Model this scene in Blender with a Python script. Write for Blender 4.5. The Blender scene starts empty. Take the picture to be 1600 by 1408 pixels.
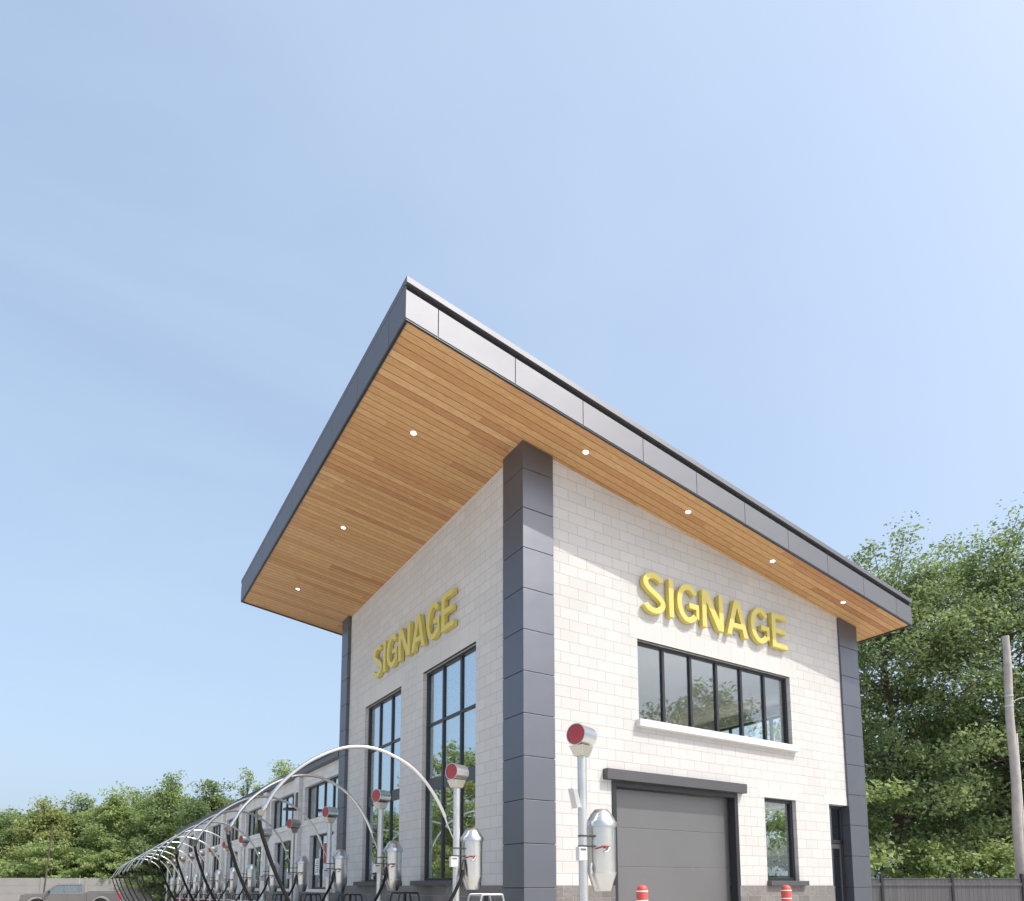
import bpy, bmesh, math, random
import numpy as np
from mathutils import Vector, Matrix

SC = bpy.context.scene
COL = SC.collection
R = math.radians

# ------------------------------------------------------------------ camera
cam = bpy.data.cameras.new("camera")
cam_ob = bpy.data.objects.new("camera", cam)
COL.objects.link(cam_ob)
cam_ob.location = (-6.076, -9.109, 1.70)
cam_ob.rotation_euler = (R(90 + 6.576), 0, R(-32.125))
cam.sensor_width = 36.0
cam.sensor_fit = 'HORIZONTAL'
cam.lens = 1074.55 / 1600 * 36
cam.shift_x = (800 - 789.05) / 1600
cam.shift_y = (1260.0 - 704.0) / 1600
cam.clip_start = 0.1
cam.clip_end = 4000
SC.camera = cam_ob

# ------------------------------------------------------------------ sky and sun
SUN = Vector((0.65, -1.0, 1.57)).normalized()
SUN_EL = math.asin(SUN.z)
SUN_AZ = math.atan2(SUN.x, SUN.y)
world = bpy.data.worlds.new("World")
SC.world = world
world.use_nodes = True
wn = world.node_tree
sky = wn.nodes.new('ShaderNodeTexSky')
sky.sky_type = 'NISHITA'
sky.sun_disc = False
sky.sun_elevation = SUN_EL
sky.sun_rotation = SUN_AZ
sky.altitude = 50
sky.air_density = 1.0
sky.dust_density = 5.5
sky.ozone_density = 1.2
# thin even summer veil over the blue, with the faintest wisps in it
w_tc = wn.nodes.new('ShaderNodeTexCoord')
w_map = wn.nodes.new('ShaderNodeMapping')
w_map.inputs['Scale'].default_value = (1.0, 1.0, 2.6)
w_map.inputs['Rotation'].default_value = (0.3, 0.5, 0.2)
w_nz = wn.nodes.new('ShaderNodeTexNoise')
w_nz.inputs['Scale'].default_value = 1.7
w_nz.inputs['Detail'].default_value = 7
w_nz.inputs['Roughness'].default_value = 0.55
w_nz.inputs['Distortion'].default_value = 0.6
w_mr = wn.nodes.new('ShaderNodeMapRange')
w_mr.inputs[1].default_value = 0.3
w_mr.inputs[2].default_value = 0.72
w_mr.inputs[3].default_value = 0.42
w_mr.inputs[4].default_value = 0.70
w_mx = wn.nodes.new('ShaderNodeMix')
w_mx.data_type = 'RGBA'
w_mx.inputs[7].default_value = (1.98, 2.56, 3.24, 1)
wn.links.new(w_tc.outputs['Generated'], w_map.inputs[0])
wn.links.new(w_map.outputs[0], w_nz.inputs['Vector'])
wn.links.new(w_nz.outputs['Fac'], w_mr.inputs[0])
wn.links.new(w_mr.outputs[0], w_mx.inputs[0])
wn.links.new(sky.outputs[0], w_mx.inputs[6])
wn.links.new(w_mx.outputs[2], wn.nodes['Background'].inputs[0])
wn.nodes['Background'].inputs[1].default_value = 0.15

sl = bpy.data.lights.new("sun", 'SUN')
sl.energy = 2.05
sl.angle = R(0.5)
sl.color = (1.0, 0.95, 0.88)
so = bpy.data.objects.new("sun", sl)
COL.objects.link(so)
so.rotation_euler = SUN.to_track_quat('Z', 'Y').to_euler()
so.location = (20, -30, 50)

SC.view_settings.view_transform = 'Standard'
SC.view_settings.look = 'None'
SC.view_settings.exposure = 0.97
SC.view_settings.gamma = 1.0


# ------------------------------------------------------------------ materials
def new_mat(name):
    m = bpy.data.materials.new(name)
    m.use_nodes = True
    nt = m.node_tree
    return m, nt, nt.nodes['Principled BSDF'], nt.nodes['Material Output']


def N(nt, typ, **kw):
    n = nt.nodes.new(typ)
    for k, v in kw.items():
        setattr(n, k, v)
    return n


def L(nt, a, b):
    nt.links.new(a, b)


def rgb(c):
    return (c[0], c[1], c[2], 1)


def simple(name, col, rough=0.5, metal=0.0, noise=0.12, nscale=3.0, bump=0.0, spec=0.5, coat=0.0, wave=0.0):
    """Plain paint / metal with a slight real variation of tone and gloss."""
    m, nt, p, out = new_mat(name)
    tc = N(nt, 'ShaderNodeTexCoord')
    nz = N(nt, 'ShaderNodeTexNoise')
    nz.inputs['Scale'].default_value = nscale
    nz.inputs['Detail'].default_value = 6
    L(nt, tc.outputs['Object'], nz.inputs['Vector'])
    mx = N(nt, 'ShaderNodeMix', data_type='RGBA')
    mx.inputs[6].default_value = rgb([c * (1 - noise) for c in col])
    mx.inputs[7].default_value = rgb([min(1, c * (1 + noise)) for c in col])
    L(nt, nz.outputs['Fac'], mx.inputs[0])
    L(nt, mx.outputs[2], p.inputs['Base Color'])
    mr = N(nt, 'ShaderNodeMapRange')
    mr.inputs[3].default_value = max(0.02, rough - 0.06)
    mr.inputs[4].default_value = min(1, rough + 0.06)
    L(nt, nz.outputs['Fac'], mr.inputs[0])
    L(nt, mr.outputs[0], p.inputs['Roughness'])
    p.inputs['Metallic'].default_value = metal
    p.inputs['Specular IOR Level'].default_value = spec
    p.inputs['Coat Weight'].default_value = coat
    if wave:
        n3 = N(nt, 'ShaderNodeTexNoise')
        n3.inputs['Scale'].default_value = 1.3
        n3.inputs['Detail'].default_value = 2
        L(nt, tc.outputs['Object'], n3.inputs['Vector'])
        b3 = N(nt, 'ShaderNodeBump')
        b3.inputs['Strength'].default_value = wave
        b3.inputs['Distance'].default_value = 0.05
        L(nt, n3.outputs['Fac'], b3.inputs['Height'])
        L(nt, b3.outputs[0], p.inputs['Normal'])
    if bump:
        n2 = N(nt, 'ShaderNodeTexNoise')
        n2.inputs['Scale'].default_value = nscale * 12
        n2.inputs['Detail'].default_value = 8
        L(nt, tc.outputs['Object'], n2.inputs['Vector'])
        b = N(nt, 'ShaderNodeBump')
        b.inputs['Strength'].default_value = bump
        b.inputs['Distance'].default_value = 0.02
        L(nt, n2.outputs['Fac'], b.inputs['Height'])
        L(nt, b.outputs[0], p.inputs['Normal'])
    return m


def block_mat(name, c1, c2, mortar, bw, bh, ms, u_off=0.0, z_off=0.0, offset=0.5, bump=0.25, rough=0.85, fine=40, fine_amp=0.08, split=0.0):
    """Coursed masonry on any upright wall: u runs along the wall, v is the height."""
    m, nt, p, out = new_mat(name)
    tc = N(nt, 'ShaderNodeTexCoord')
    geo = N(nt, 'ShaderNodeNewGeometry')
    sp = N(nt, 'ShaderNodeSeparateXYZ')
    L(nt, tc.outputs['Object'], sp.inputs[0])
    sn = N(nt, 'ShaderNodeSeparateXYZ')
    L(nt, geo.outputs['True Normal'], sn.inputs[0])
    ab = N(nt, 'ShaderNodeMath', operation='ABSOLUTE')
    L(nt, sn.outputs[0], ab.inputs[0])
    gt = N(nt, 'ShaderNodeMath', operation='GREATER_THAN')
    gt.inputs[1].default_value = 0.5
    L(nt, ab.outputs[0], gt.inputs[0])
    mu = N(nt, 'ShaderNodeMix', data_type='FLOAT')
    L(nt, gt.outputs[0], mu.inputs[0])
    L(nt, sp.outputs[0], mu.inputs[2])
    L(nt, sp.outputs[1], mu.inputs[3])
    au = N(nt, 'ShaderNodeMath', operation='ADD')
    au.inputs[1].default_value = 200 * bw + u_off
    L(nt, mu.outputs[0], au.inputs[0])
    az = N(nt, 'ShaderNodeMath', operation='ADD')
    az.inputs[1].default_value = 100 * bh - z_off
    L(nt, sp.outputs[2], az.inputs[0])
    cb = N(nt, 'ShaderNodeCombineXYZ')
    L(nt, au.outputs[0], cb.inputs[0])
    L(nt, az.outputs[0], cb.inputs[1])
    br = N(nt, 'ShaderNodeTexBrick')
    br.offset = offset
    br.inputs['Scale'].default_value = 1.0
    br.inputs['Brick Width'].default_value = bw
    br.inputs['Row Height'].default_value = bh
    br.inputs['Mortar Size'].default_value = ms
    br.inputs['Mortar Smooth'].default_value = 0.15
    br.inputs['Bias'].default_value = 0.0
    br.inputs['Color1'].default_value = rgb(c1)
    br.inputs['Color2'].default_value = rgb(c2)
    br.inputs['Mortar'].default_value = rgb(mortar)
    L(nt, cb.outputs[0], br.inputs['Vector'])
    nz = N(nt, 'ShaderNodeTexNoise')
    nz.inputs['Scale'].default_value = fine
    nz.inputs['Detail'].default_value = 8
    nz.inputs['Roughness'].default_value = 0.7
    L(nt, tc.outputs['Object'], nz.inputs['Vector'])
    big = N(nt, 'ShaderNodeTexNoise')
    big.inputs['Scale'].default_value = 0.7
    big.inputs['Detail'].default_value = 5
    L(nt, tc.outputs['Object'], big.inputs['Vector'])
    sm = N(nt, 'ShaderNodeMath', operation='ADD')
    L(nt, nz.outputs['Fac'], sm.inputs[0])
    L(nt, big.outputs['Fac'], sm.inputs[1])
    mr = N(nt, 'ShaderNodeMapRange')
    mr.inputs[1].default_value = 0.6
    mr.inputs[2].default_value = 1.4
    mr.inputs[3].default_value = 1 - fine_amp
    mr.inputs[4].default_value = 1 + fine_amp
    L(nt, sm.outputs[0], mr.inputs[0])
    mx = N(nt, 'ShaderNodeMix', data_type='RGBA', blend_type='MULTIPLY')
    mx.inputs[0].default_value = 1
    L(nt, br.outputs['Color'], mx.inputs[6])
    L(nt, mr.outputs[0], mx.inputs[7])
    L(nt, mx.outputs[2], p.inputs['Base Color'])
    p.inputs['Roughness'].default_value = rough
    p.inputs['Specular IOR Level'].default_value = 0.3
    # height: joints sink, face slightly grained (or split)
    inv = N(nt, 'ShaderNodeMath', operation='MULTIPLY')
    inv.inputs[1].default_value = -1.0
    L(nt, br.outputs['Fac'], inv.inputs[0])
    s2 = N(nt, 'ShaderNodeTexNoise')
    s2.inputs['Scale'].default_value = 14 if split else 60
    s2.inputs['Detail'].default_value = 7
    L(nt, tc.outputs['Object'], s2.inputs['Vector'])
    ma = N(nt, 'ShaderNodeMath', operation='MULTIPLY_ADD')
    ma.inputs[1].default_value = split if split else 0.12
    L(nt, s2.outputs['Fac'], ma.inputs[0])
    L(nt, inv.outputs[0], ma.inputs[2])
    b = N(nt, 'ShaderNodeBump')
    b.inputs['Strength'].default_value = bump
    b.inputs['Distance'].default_value = 0.012
    L(nt, ma.outputs[0], b.inputs['Height'])
    L(nt, b.outputs[0], p.inputs['Normal'])
    return m


def plank_mat():
    m, nt, p, out = new_mat("cedar_plank")
    tc = N(nt, 'ShaderNodeTexCoord')
    br = N(nt, 'ShaderNodeTexBrick')
    br.offset = 0.0
    br.inputs['Scale'].default_value = 1.0
    br.inputs['Brick Width'].default_value = 3.4
    br.inputs['Row Height'].default_value = 0.142
    br.inputs['Mortar Size'].default_value = 0.0
    br.inputs['Color1'].default_value = (0, 0, 0, 1)
    br.inputs['Color2'].default_value = (1, 1, 1, 1)
    mp = N(nt, 'ShaderNodeMapping')
    mp.inputs['Location'].default_value = (40, 40.92, 0)
    L(nt, tc.outputs['Object'], mp.inputs[0])
    sx = N(nt, 'ShaderNodeSeparateXYZ')
    L(nt, mp.outputs[0], sx.inputs[0])
    dv = N(nt, 'ShaderNodeMath', operation='DIVIDE')
    dv.inputs[1].default_value = 0.142
    L(nt, sx.outputs[1], dv.inputs[0])
    fl = N(nt, 'ShaderNodeMath', operation='FLOOR')
    L(nt, dv.outputs[0], fl.inputs[0])
    wnz = N(nt, 'ShaderNodeTexWhiteNoise', noise_dimensions='1D')
    L(nt, fl.outputs[0], wnz.inputs['W'])
    sh = N(nt, 'ShaderNodeMath', operation='MULTIPLY_ADD')
    sh.inputs[1].default_value = 3.4
    L(nt, wnz.outputs['Value'], sh.inputs[0])
    L(nt, sx.outputs[0], sh.inputs[2])
    cx = N(nt, 'ShaderNodeCombineXYZ')
    L(nt, sh.outputs[0], cx.inputs[0])
    L(nt, sx.outputs[1], cx.inputs[1])
    L(nt, cx.outputs[0], br.inputs['Vector'])
    frc = N(nt, 'ShaderNodeMath', operation='FRACT')
    L(nt, dv.outputs[0], frc.inputs[0])
    ln = N(nt, 'ShaderNodeMath', operation='LESS_THAN')
    ln.inputs[1].default_value = 0.075
    L(nt, frc.outputs[0], ln.inputs[0])
    cr = N(nt, 'ShaderNodeValToRGB')
    e = cr.color_ramp.elements
    e[0].position = 0.0
    e[0].color = (0.41, 0.19, 0.078, 1)
    e[1].position = 1.0
    e[1].color = (0.61, 0.385, 0.185, 1)
    for pos, c in ((0.22, (0.53, 0.31, 0.132, 1)), (0.55, (0.565, 0.34, 0.148, 1)), (0.8, (0.47, 0.25, 0.10, 1))):
        k = e.new(pos)
        k.color = c
    L(nt, br.outputs['Color'], cr.inputs[0])
    gm = N(nt, 'ShaderNodeMapping')
    gm.inputs['Scale'].default_value = (0.9, 22, 22)
    L(nt, tc.outputs['Object'], gm.inputs[0])
    g = N(nt, 'ShaderNodeTexNoise')
    g.inputs['Scale'].default_value = 2.2
    g.inputs['Detail'].default_value = 8
    g.inputs['Roughness'].default_value = 0.62
    g.inputs['Distortion'].default_value = 0.5
    L(nt, gm.outputs[0], g.inputs['Vector'])
    mr = N(nt, 'ShaderNodeMapRange')
    mr.inputs[1].default_value = 0.3
    mr.inputs[2].default_value = 0.7
    mr.inputs[3].default_value = 0.78
    mr.inputs[4].default_value = 1.18
    L(nt, g.outputs['Fac'], mr.inputs[0])
    mx = N(nt, 'ShaderNodeMix', data_type='RGBA', blend_type='MULTIPLY')
    mx.inputs[0].default_value = 1
    L(nt, cr.outputs[0], mx.inputs[6])
    L(nt, mr.outputs[0], mx.inputs[7])
    jt = N(nt, 'ShaderNodeMix', data_type='RGBA')
    jt.inputs[7].default_value = (0.10, 0.05, 0.022, 1)
    L(nt, ln.outputs[0], jt.inputs[0])
    L(nt, mx.outputs[2], jt.inputs[6])
    L(nt, jt.outputs[2], p.inputs['Base Color'])
    p.inputs['Roughness'].default_value = 0.55
    b = N(nt, 'ShaderNodeBump')
    b.invert = True
    b.inputs['Strength'].default_value = 0.5
    b.inputs['Distance'].default_value = 0.008
    L(nt, ln.outputs[0], b.inputs['Height'])
    L(nt, b.outputs[0], p.inputs['Normal'])
    return m


def glass_mat(name, tint, coat, rough=0.0):
    m, nt, p, out = new_mat(name)
    nt.nodes.remove(p)
    tr = N(nt, 'ShaderNodeBsdfTransparent')
    tr.inputs[0].default_value = rgb(tint)
    gl = N(nt, 'ShaderNodeBsdfGlossy')
    gl.inputs['Roughness'].default_value = rough
    gl.inputs['Color'].default_value = (0.90, 0.97, 1, 1)
    # Schlick reflectance, the same from both sides of the pane
    geo = N(nt, 'ShaderNodeNewGeometry')
    dt = N(nt, 'ShaderNodeVectorMath', operation='DOT_PRODUCT')
    L(nt, geo.outputs['Normal'], dt.inputs[0])
    L(nt, geo.outputs['Incoming'], dt.inputs[1])
    ab_ = N(nt, 'ShaderNodeMath', operation='ABSOLUTE')
    L(nt, dt.outputs['Value'], ab_.inputs[0])
    om = N(nt, 'ShaderNodeMath', operation='SUBTRACT')
    om.inputs[0].default_value = 1.0
    L(nt, ab_.outputs[0], om.inputs[1])
    pw = N(nt, 'ShaderNodeMath', operation='POWER')
    pw.inputs[1].default_value = 5.0
    L(nt, om.outputs[0], pw.inputs[0])
    fr = N(nt, 'ShaderNodeMath', operation='MULTIPLY_ADD')
    fr.inputs[1].default_value = 1 - coat
    fr.inputs[2].default_value = coat
    L(nt, pw.outputs[0], fr.inputs[0])
    # large panes are never perfectly flat
    tc = N(nt, 'ShaderNodeTexCoord')
    nz = N(nt, 'ShaderNodeTexNoise')
    nz.inputs['Scale'].default_value = 0.9
    nz.inputs['Detail'].default_value = 1
    L(nt, tc.outputs['Object'], nz.inputs['Vector'])
    b = N(nt, 'ShaderNodeBump')
    b.inputs['Strength'].default_value = 0.04
    b.inputs['Distance'].default_value = 0.05
    L(nt, nz.outputs['Fac'], b.inputs['Height'])
    L(nt, b.outputs[0], gl.inputs['Normal'])
    mx = N(nt, 'ShaderNodeMixShader')
    L(nt, fr.outputs[0], mx.inputs[0])
    L(nt, tr.outputs[0], mx.inputs[1])
    L(nt, gl.outputs[0], mx.inputs[2])
    L(nt, mx.outputs[0], out.inputs['Surface'])
    return m


def leaf_mat(name, dark, mid, light):
    m, nt, p, out = new_mat(name)
    geo = N(nt, 'ShaderNodeNewGeometry')
    tc = N(nt, 'ShaderNodeTexCoord')
    nz = N(nt, 'ShaderNodeTexNoise')
    nz.inputs['Scale'].default_value = 0.55
    nz.inputs['Detail'].default_value = 3
    L(nt, tc.outputs['Object'], nz.inputs['Vector'])
    ma = N(nt, 'ShaderNodeMath', operation='MULTIPLY_ADD')
    ma.inputs[1].default_value = 0.55
    L(nt, geo.outputs['Random Per Island'], ma.inputs[0])
    m2 = N(nt, 'ShaderNodeMath', operation='MULTIPLY_ADD')
    m2.inputs[1].default_value = 1.1
    m2.inputs[2].default_value = -0.33
    L(nt, nz.outputs['Fac'], m2.inputs[0])
    L(nt, m2.outputs[0], ma.inputs[2])
    cr = N(nt, 'ShaderNodeValToRGB')
    e = cr.color_ramp.elements
    e[0].color = rgb(dark)
    e[1].color = rgb(light)
    k = e.new(0.5)
    k.color = rgb(mid)
    L(nt, ma.outputs[0], cr.inputs[0])
    L(nt, cr.outputs[0], p.inputs['Base Color'])
    p.inputs['Roughness'].default_value = 0.55
    p.inputs['Specular IOR Level'].default_value = 0.35
    tl = N(nt, 'ShaderNodeBsdfTranslucent')
    hs = N(nt, 'ShaderNodeHueSaturation')
    hs.inputs['Hue'].default_value = 0.48
    hs.inputs['Saturation'].default_value = 1.1
    hs.inputs['Value'].default_value = 1.5
    L(nt, cr.outputs[0], hs.inputs['Color'])
    L(nt, hs.outputs[0], tl.inputs[0])
    mx = N(nt, 'ShaderNodeMixShader')
    mx.inputs[0].default_value = 0.45
    L(nt, p.outputs[0], mx.inputs[1])
    L(nt, tl.outputs[0], mx.inputs[2])
    L(nt, mx.outputs[0], out.inputs['Surface'])
    return m


def board_mat(name, c1, c2, width, along='x'):
    """Upright boards: seams every `width`, each board its own tone, grain along the height."""
    m, nt, p, out = new_mat(name)
    tc = N(nt, 'ShaderNodeTexCoord')
    sp = N(nt, 'ShaderNodeSeparateXYZ')
    L(nt, tc.outputs['Object'], sp.inputs[0])
    cb = N(nt, 'ShaderNodeCombineXYZ')
    L(nt, sp.outputs[2], cb.inputs[0])
    L(nt, sp.outputs[0], cb.inputs[1])
    br = N(nt, 'ShaderNodeTexBrick')
    br.offset = 0
    br.inputs['Scale'].default_value = 1
    br.inputs['Brick Width'].default_value = 40
    br.inputs['Row Height'].default_value = width
    br.inputs['Mortar Size'].default_value = 0.006
    br.inputs['Color1'].default_value = rgb(c1)
    br.inputs['Color2'].default_value = rgb(c2)
    br.inputs['Mortar'].default_value = rgb([c * 0.5 for c in c1])
    mp = N(nt, 'ShaderNodeMapping')
    mp.inputs['Location'].default_value = (20, 100 * width, 0)
    L(nt, cb.outputs[0], mp.inputs[0])
    L(nt, mp.outputs[0], br.inputs['Vector'])
    g = N(nt, 'ShaderNodeMapping')
    g.inputs['Scale'].default_value = (25, 25, 1.5)
    L(nt, tc.outputs['Object'], g.inputs[0])
    nz = N(nt, 'ShaderNodeTexNoise')
    nz.inputs['Scale'].default_value = 1.5
    nz.inputs['Detail'].default_value = 6
    L(nt, g.outputs[0], nz.inputs['Vector'])
    mr = N(nt, 'ShaderNodeMapRange')
    mr.inputs[3].default_value = 0.75
    mr.inputs[4].default_value = 1.25
    L(nt, nz.outputs['Fac'], mr.inputs[0])
    mx = N(nt, 'ShaderNodeMix', data_type='RGBA', blend_type='MULTIPLY')
    mx.inputs[0].default_value = 1
    L(nt, br.outputs['Color'], mx.inputs[6])
    L(nt, mr.outputs[0], mx.inputs[7])
    L(nt, mx.outputs[2], p.inputs['Base Color'])
    p.inputs['Roughness'].default_value = 0.75
    return m


def emit_mat(name, col, s):
    m, nt, p, out = new_mat(name)
    p.inputs['Base Color'].default_value = rgb(col)
    p.inputs['Emission Color'].default_value = rgb(col)
    p.inputs['Emission Strength'].default_value = s
    return m


M = {}
M['cmu'] = block_mat("pale_block", (0.508, 0.494, 0.478), (0.548, 0.533, 0.515), (0.375, 0.36, 0.343), 0.4, 0.2, 0.0055, z_off=1.7, bump=0.35, fine_amp=0.06)
M['lintel'] = block_mat("lintel_block", (0.525, 0.51, 0.493), (0.552, 0.537, 0.519), (0.40, 0.387, 0.37), 0.4, 4.0, 0.004, z_off=-2.2, bump=0.25, fine_amp=0.05, offset=0)
M['split'] = block_mat("split_face_block", (0.160, 0.150, 0.142), (0.210, 0.198, 0.188), (0.29, 0.278, 0.268), 0.4, 0.2, 0.006, z_off=1.7, bump=0.9, fine=22, fine_amp=0.3, split=1.6)
M['wingwall'] = block_mat("wing_block", (0.60, 0.58, 0.555), (0.68, 0.655, 0.63), (0.45, 0.435, 0.42), 0.4, 0.2, 0.005, bump=0.3, fine_amp=0.06)
M['panel'] = simple("charcoal_panel", (0.168, 0.177, 0.203), rough=0.46, metal=0.92, wave=0.22, noise=0.07, nscale=0.8)
M['fascia'] = simple("fascia_panel", (0.165, 0.169, 0.186), rough=0.56, metal=0.85, wave=0.15, noise=0.06, nscale=0.6)
M['joint'] = simple("dark_joint", (0.02, 0.02, 0.022), rough=0.7)
M['frame'] = simple("dark_bronze_frame", (0.035, 0.037, 0.043), rough=0.38, metal=0.3, noise=0.08)
M['sillmetal'] = simple("charcoal_sill", (0.085, 0.088, 0.098), rough=0.5, metal=0.4, noise=0.08)
M['header'] = simple("grey_header", (0.12, 0.12, 0.126), rough=0.5, metal=0.7, noise=0.05)
M['doorgrey'] = simple("door_panel_grey", (0.190, 0.190, 0.194), rough=0.5, metal=0.65, noise=0.04, nscale=1.5, bump=0.04)
M['stone'] = simple("cast_stone_sill", (0.66, 0.64, 0.61), rough=0.8, noise=0.06, nscale=6, bump=0.15)
M['wood'] = plank_mat()
M['plaster'] = simple("interior_paint", (0.86, 0.83, 0.80), rough=0.9, noise=0.03)
M['intfloor'] = simple("interior_floor", (0.62, 0.60, 0.57), rough=0.4, noise=0.1)
M['glass'] = glass_mat("window_glass", (0.72, 0.80, 0.85), 0.56)
M['glassclear'] = glass_mat("clear_glass", (0.97, 0.98, 0.97), 0.13)
M['glassdark'] = glass_mat("tinted_glass", (0.50, 0.54, 0.55), 0.14)
M['glassfar'] = glass_mat("plain_glass", (0.98, 0.99, 0.98), 0.025)
M['gold'] = simple("gold_paint", (0.60, 0.50, 0.125), rough=0.42, metal=0.05, noise=0.04)
M['steel'] = simple("brushed_steel", (0.62, 0.62, 0.60), rough=0.30, metal=1.0, noise=0.10, nscale=5)
M['galv'] = simple("galvanised_steel", (0.56, 0.565, 0.56), rough=0.42, metal=0.85, noise=0.12, nscale=6)
M['brass'] = simple("weathered_bracket", (0.52, 0.50, 0.44), rough=0.38, metal=0.9, noise=0.12)
M['swivel'] = simple("dark_swivel", (0.16, 0.15, 0.13), rough=0.45, metal=0.7)
M['red'] = simple("red_lens", (0.32, 0.035, 0.042), rough=0.35, noise=0.12, nscale=14, spec=0.5)
M['redpaint'] = simple("red_paint", (0.27, 0.04, 0.04), rough=0.6, noise=0.1)
M['bollard'] = simple("faded_red_plastic", (0.56, 0.085, 0.075), rough=0.5, noise=0.1, nscale=9)
M['whiteband'] = simple("white_reflective", (0.80, 0.78, 0.76), rough=0.5, noise=0.05)
M['rubber'] = simple("black_rubber", (0.010, 0.010, 0.011), rough=0.6, spec=0.22, noise=0.2, nscale=20)
M['blackpaint'] = simple("black_paint", (0.025, 0.025, 0.028), rough=0.45, noise=0.1)
M['boxgrey'] = simple("box_grey", (0.55, 0.55, 0.55), rough=0.55, noise=0.08)
M['lightdisc'] = emit_mat("lamp_diffuser", (1, 0.97, 0.92), 1.6)
M['whitemetal'] = simple("white_metal", (0.8, 0.8, 0.8), rough=0.4, noise=0.02)
M['carpaint'] = simple("grey_car_paint", (0.145, 0.138, 0.136), rough=0.35, metal=0.4, noise=0.03, coat=0.7)
M['carglass'] = glass_mat("car_glass", (0.55, 0.65, 0.64), 0.15)
M['chrome'] = simple("chrome", (0.75, 0.75, 0.75), rough=0.12, metal=1)
M['tail'] = simple("tail_lamp_red", (0.62, 0.02, 0.025), rough=0.2, noise=0.1, coat=0.6)
M['pole'] = simple("weathered_pole_wood", (0.40, 0.36, 0.33), rough=0.9, noise=0.35, nscale=3.5, bump=0.4)
M['conduit'] = simple("grey_conduit", (0.62, 0.60, 0.58), rough=0.6, noise=0.08)
M['fence'] = board_mat("grey_fence_board", (0.105, 0.10, 0.105), (0.125, 0.12, 0.126), 0.14)
M['fencefar'] = simple("grey_concrete_rail", (0.235, 0.23, 0.23), rough=0.85, noise=0.16, nscale=1.2)
M['bark'] = simple("bark", (0.095, 0.075, 0.06), rough=0.95, noise=0.4, nscale=4, bump=0.6)
M['paper'] = simple("white_paper", (0.75, 0.75, 0.72), rough=0.8, noise=0.03)
M['ink'] = simple("grey_ink", (0.12, 0.12, 0.12), rough=0.8)
M['posterred'] = simple("red_poster", (0.42, 0.06, 0.05), rough=0.7, noise=0.1)
M['ground'] = simple("pale_concrete", (0.60, 0.57, 0.53), rough=0.9, noise=0.14, nscale=0.35, bump=0.1)
# saw-cut joints of the concrete forecourt
_nt = M['ground'].node_tree
_p = _nt.nodes['Principled BSDF']
_src = _p.inputs['Base Color'].links[0].from_socket
_br = _nt.nodes.new('ShaderNodeTexBrick')
_br.offset = 0
_br.inputs['Scale'].default_value = 1
_br.inputs['Brick Width'].default_value = 3.155
_br.inputs['Row Height'].default_value = 3.155
_br.inputs['Mortar Size'].default_value = 0.012
_br.inputs['Color1'].default_value = (1, 1, 1, 1)
_br.inputs['Color2'].default_value = (0.94, 0.94, 0.94, 1)
_br.inputs['Mortar'].default_value = (0.45, 0.44, 0.43, 1)
_tc = _nt.nodes.new('ShaderNodeTexCoord')
_mx = _nt.nodes.new('ShaderNodeMix')
_mx.data_type = 'RGBA'
_mx.blend_type = 'MULTIPLY'
_mx.inputs[0].default_value = 1
_nt.links.new(_tc.outputs['Object'], _br.inputs['Vector'])
_nt.links.new(_src, _mx.inputs[6])
_nt.links.new(_br.outputs['Color'], _mx.inputs[7])
_nt.links.new(_mx.outputs[2], _p.inputs['Base Color'])
M['leaf_maple'] = leaf_mat("leaf_maple", (0.070, 0.115, 0.054), (0.155, 0.222, 0.094), (0.31, 0.375, 0.165))
M['leaf_dark'] = leaf_mat("leaf_dark", (0.055, 0.095, 0.050), (0.10, 0.155, 0.075), (0.20, 0.265, 0.12))
M['leaf_light'] = leaf_mat("leaf_light", (0.145, 0.215, 0.085), (0.26, 0.345, 0.14), (0.42, 0.49, 0.22))
M['leaf_mid'] = leaf_mat("leaf_mid", (0.115, 0.175, 0.075), (0.205, 0.285, 0.12), (0.36, 0.435, 0.19))
M['leaf_gold'] = leaf_mat("leaf_gold", (0.13, 0.175, 0.06), (0.25, 0.30, 0.11), (0.40, 0.43, 0.18))


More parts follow.
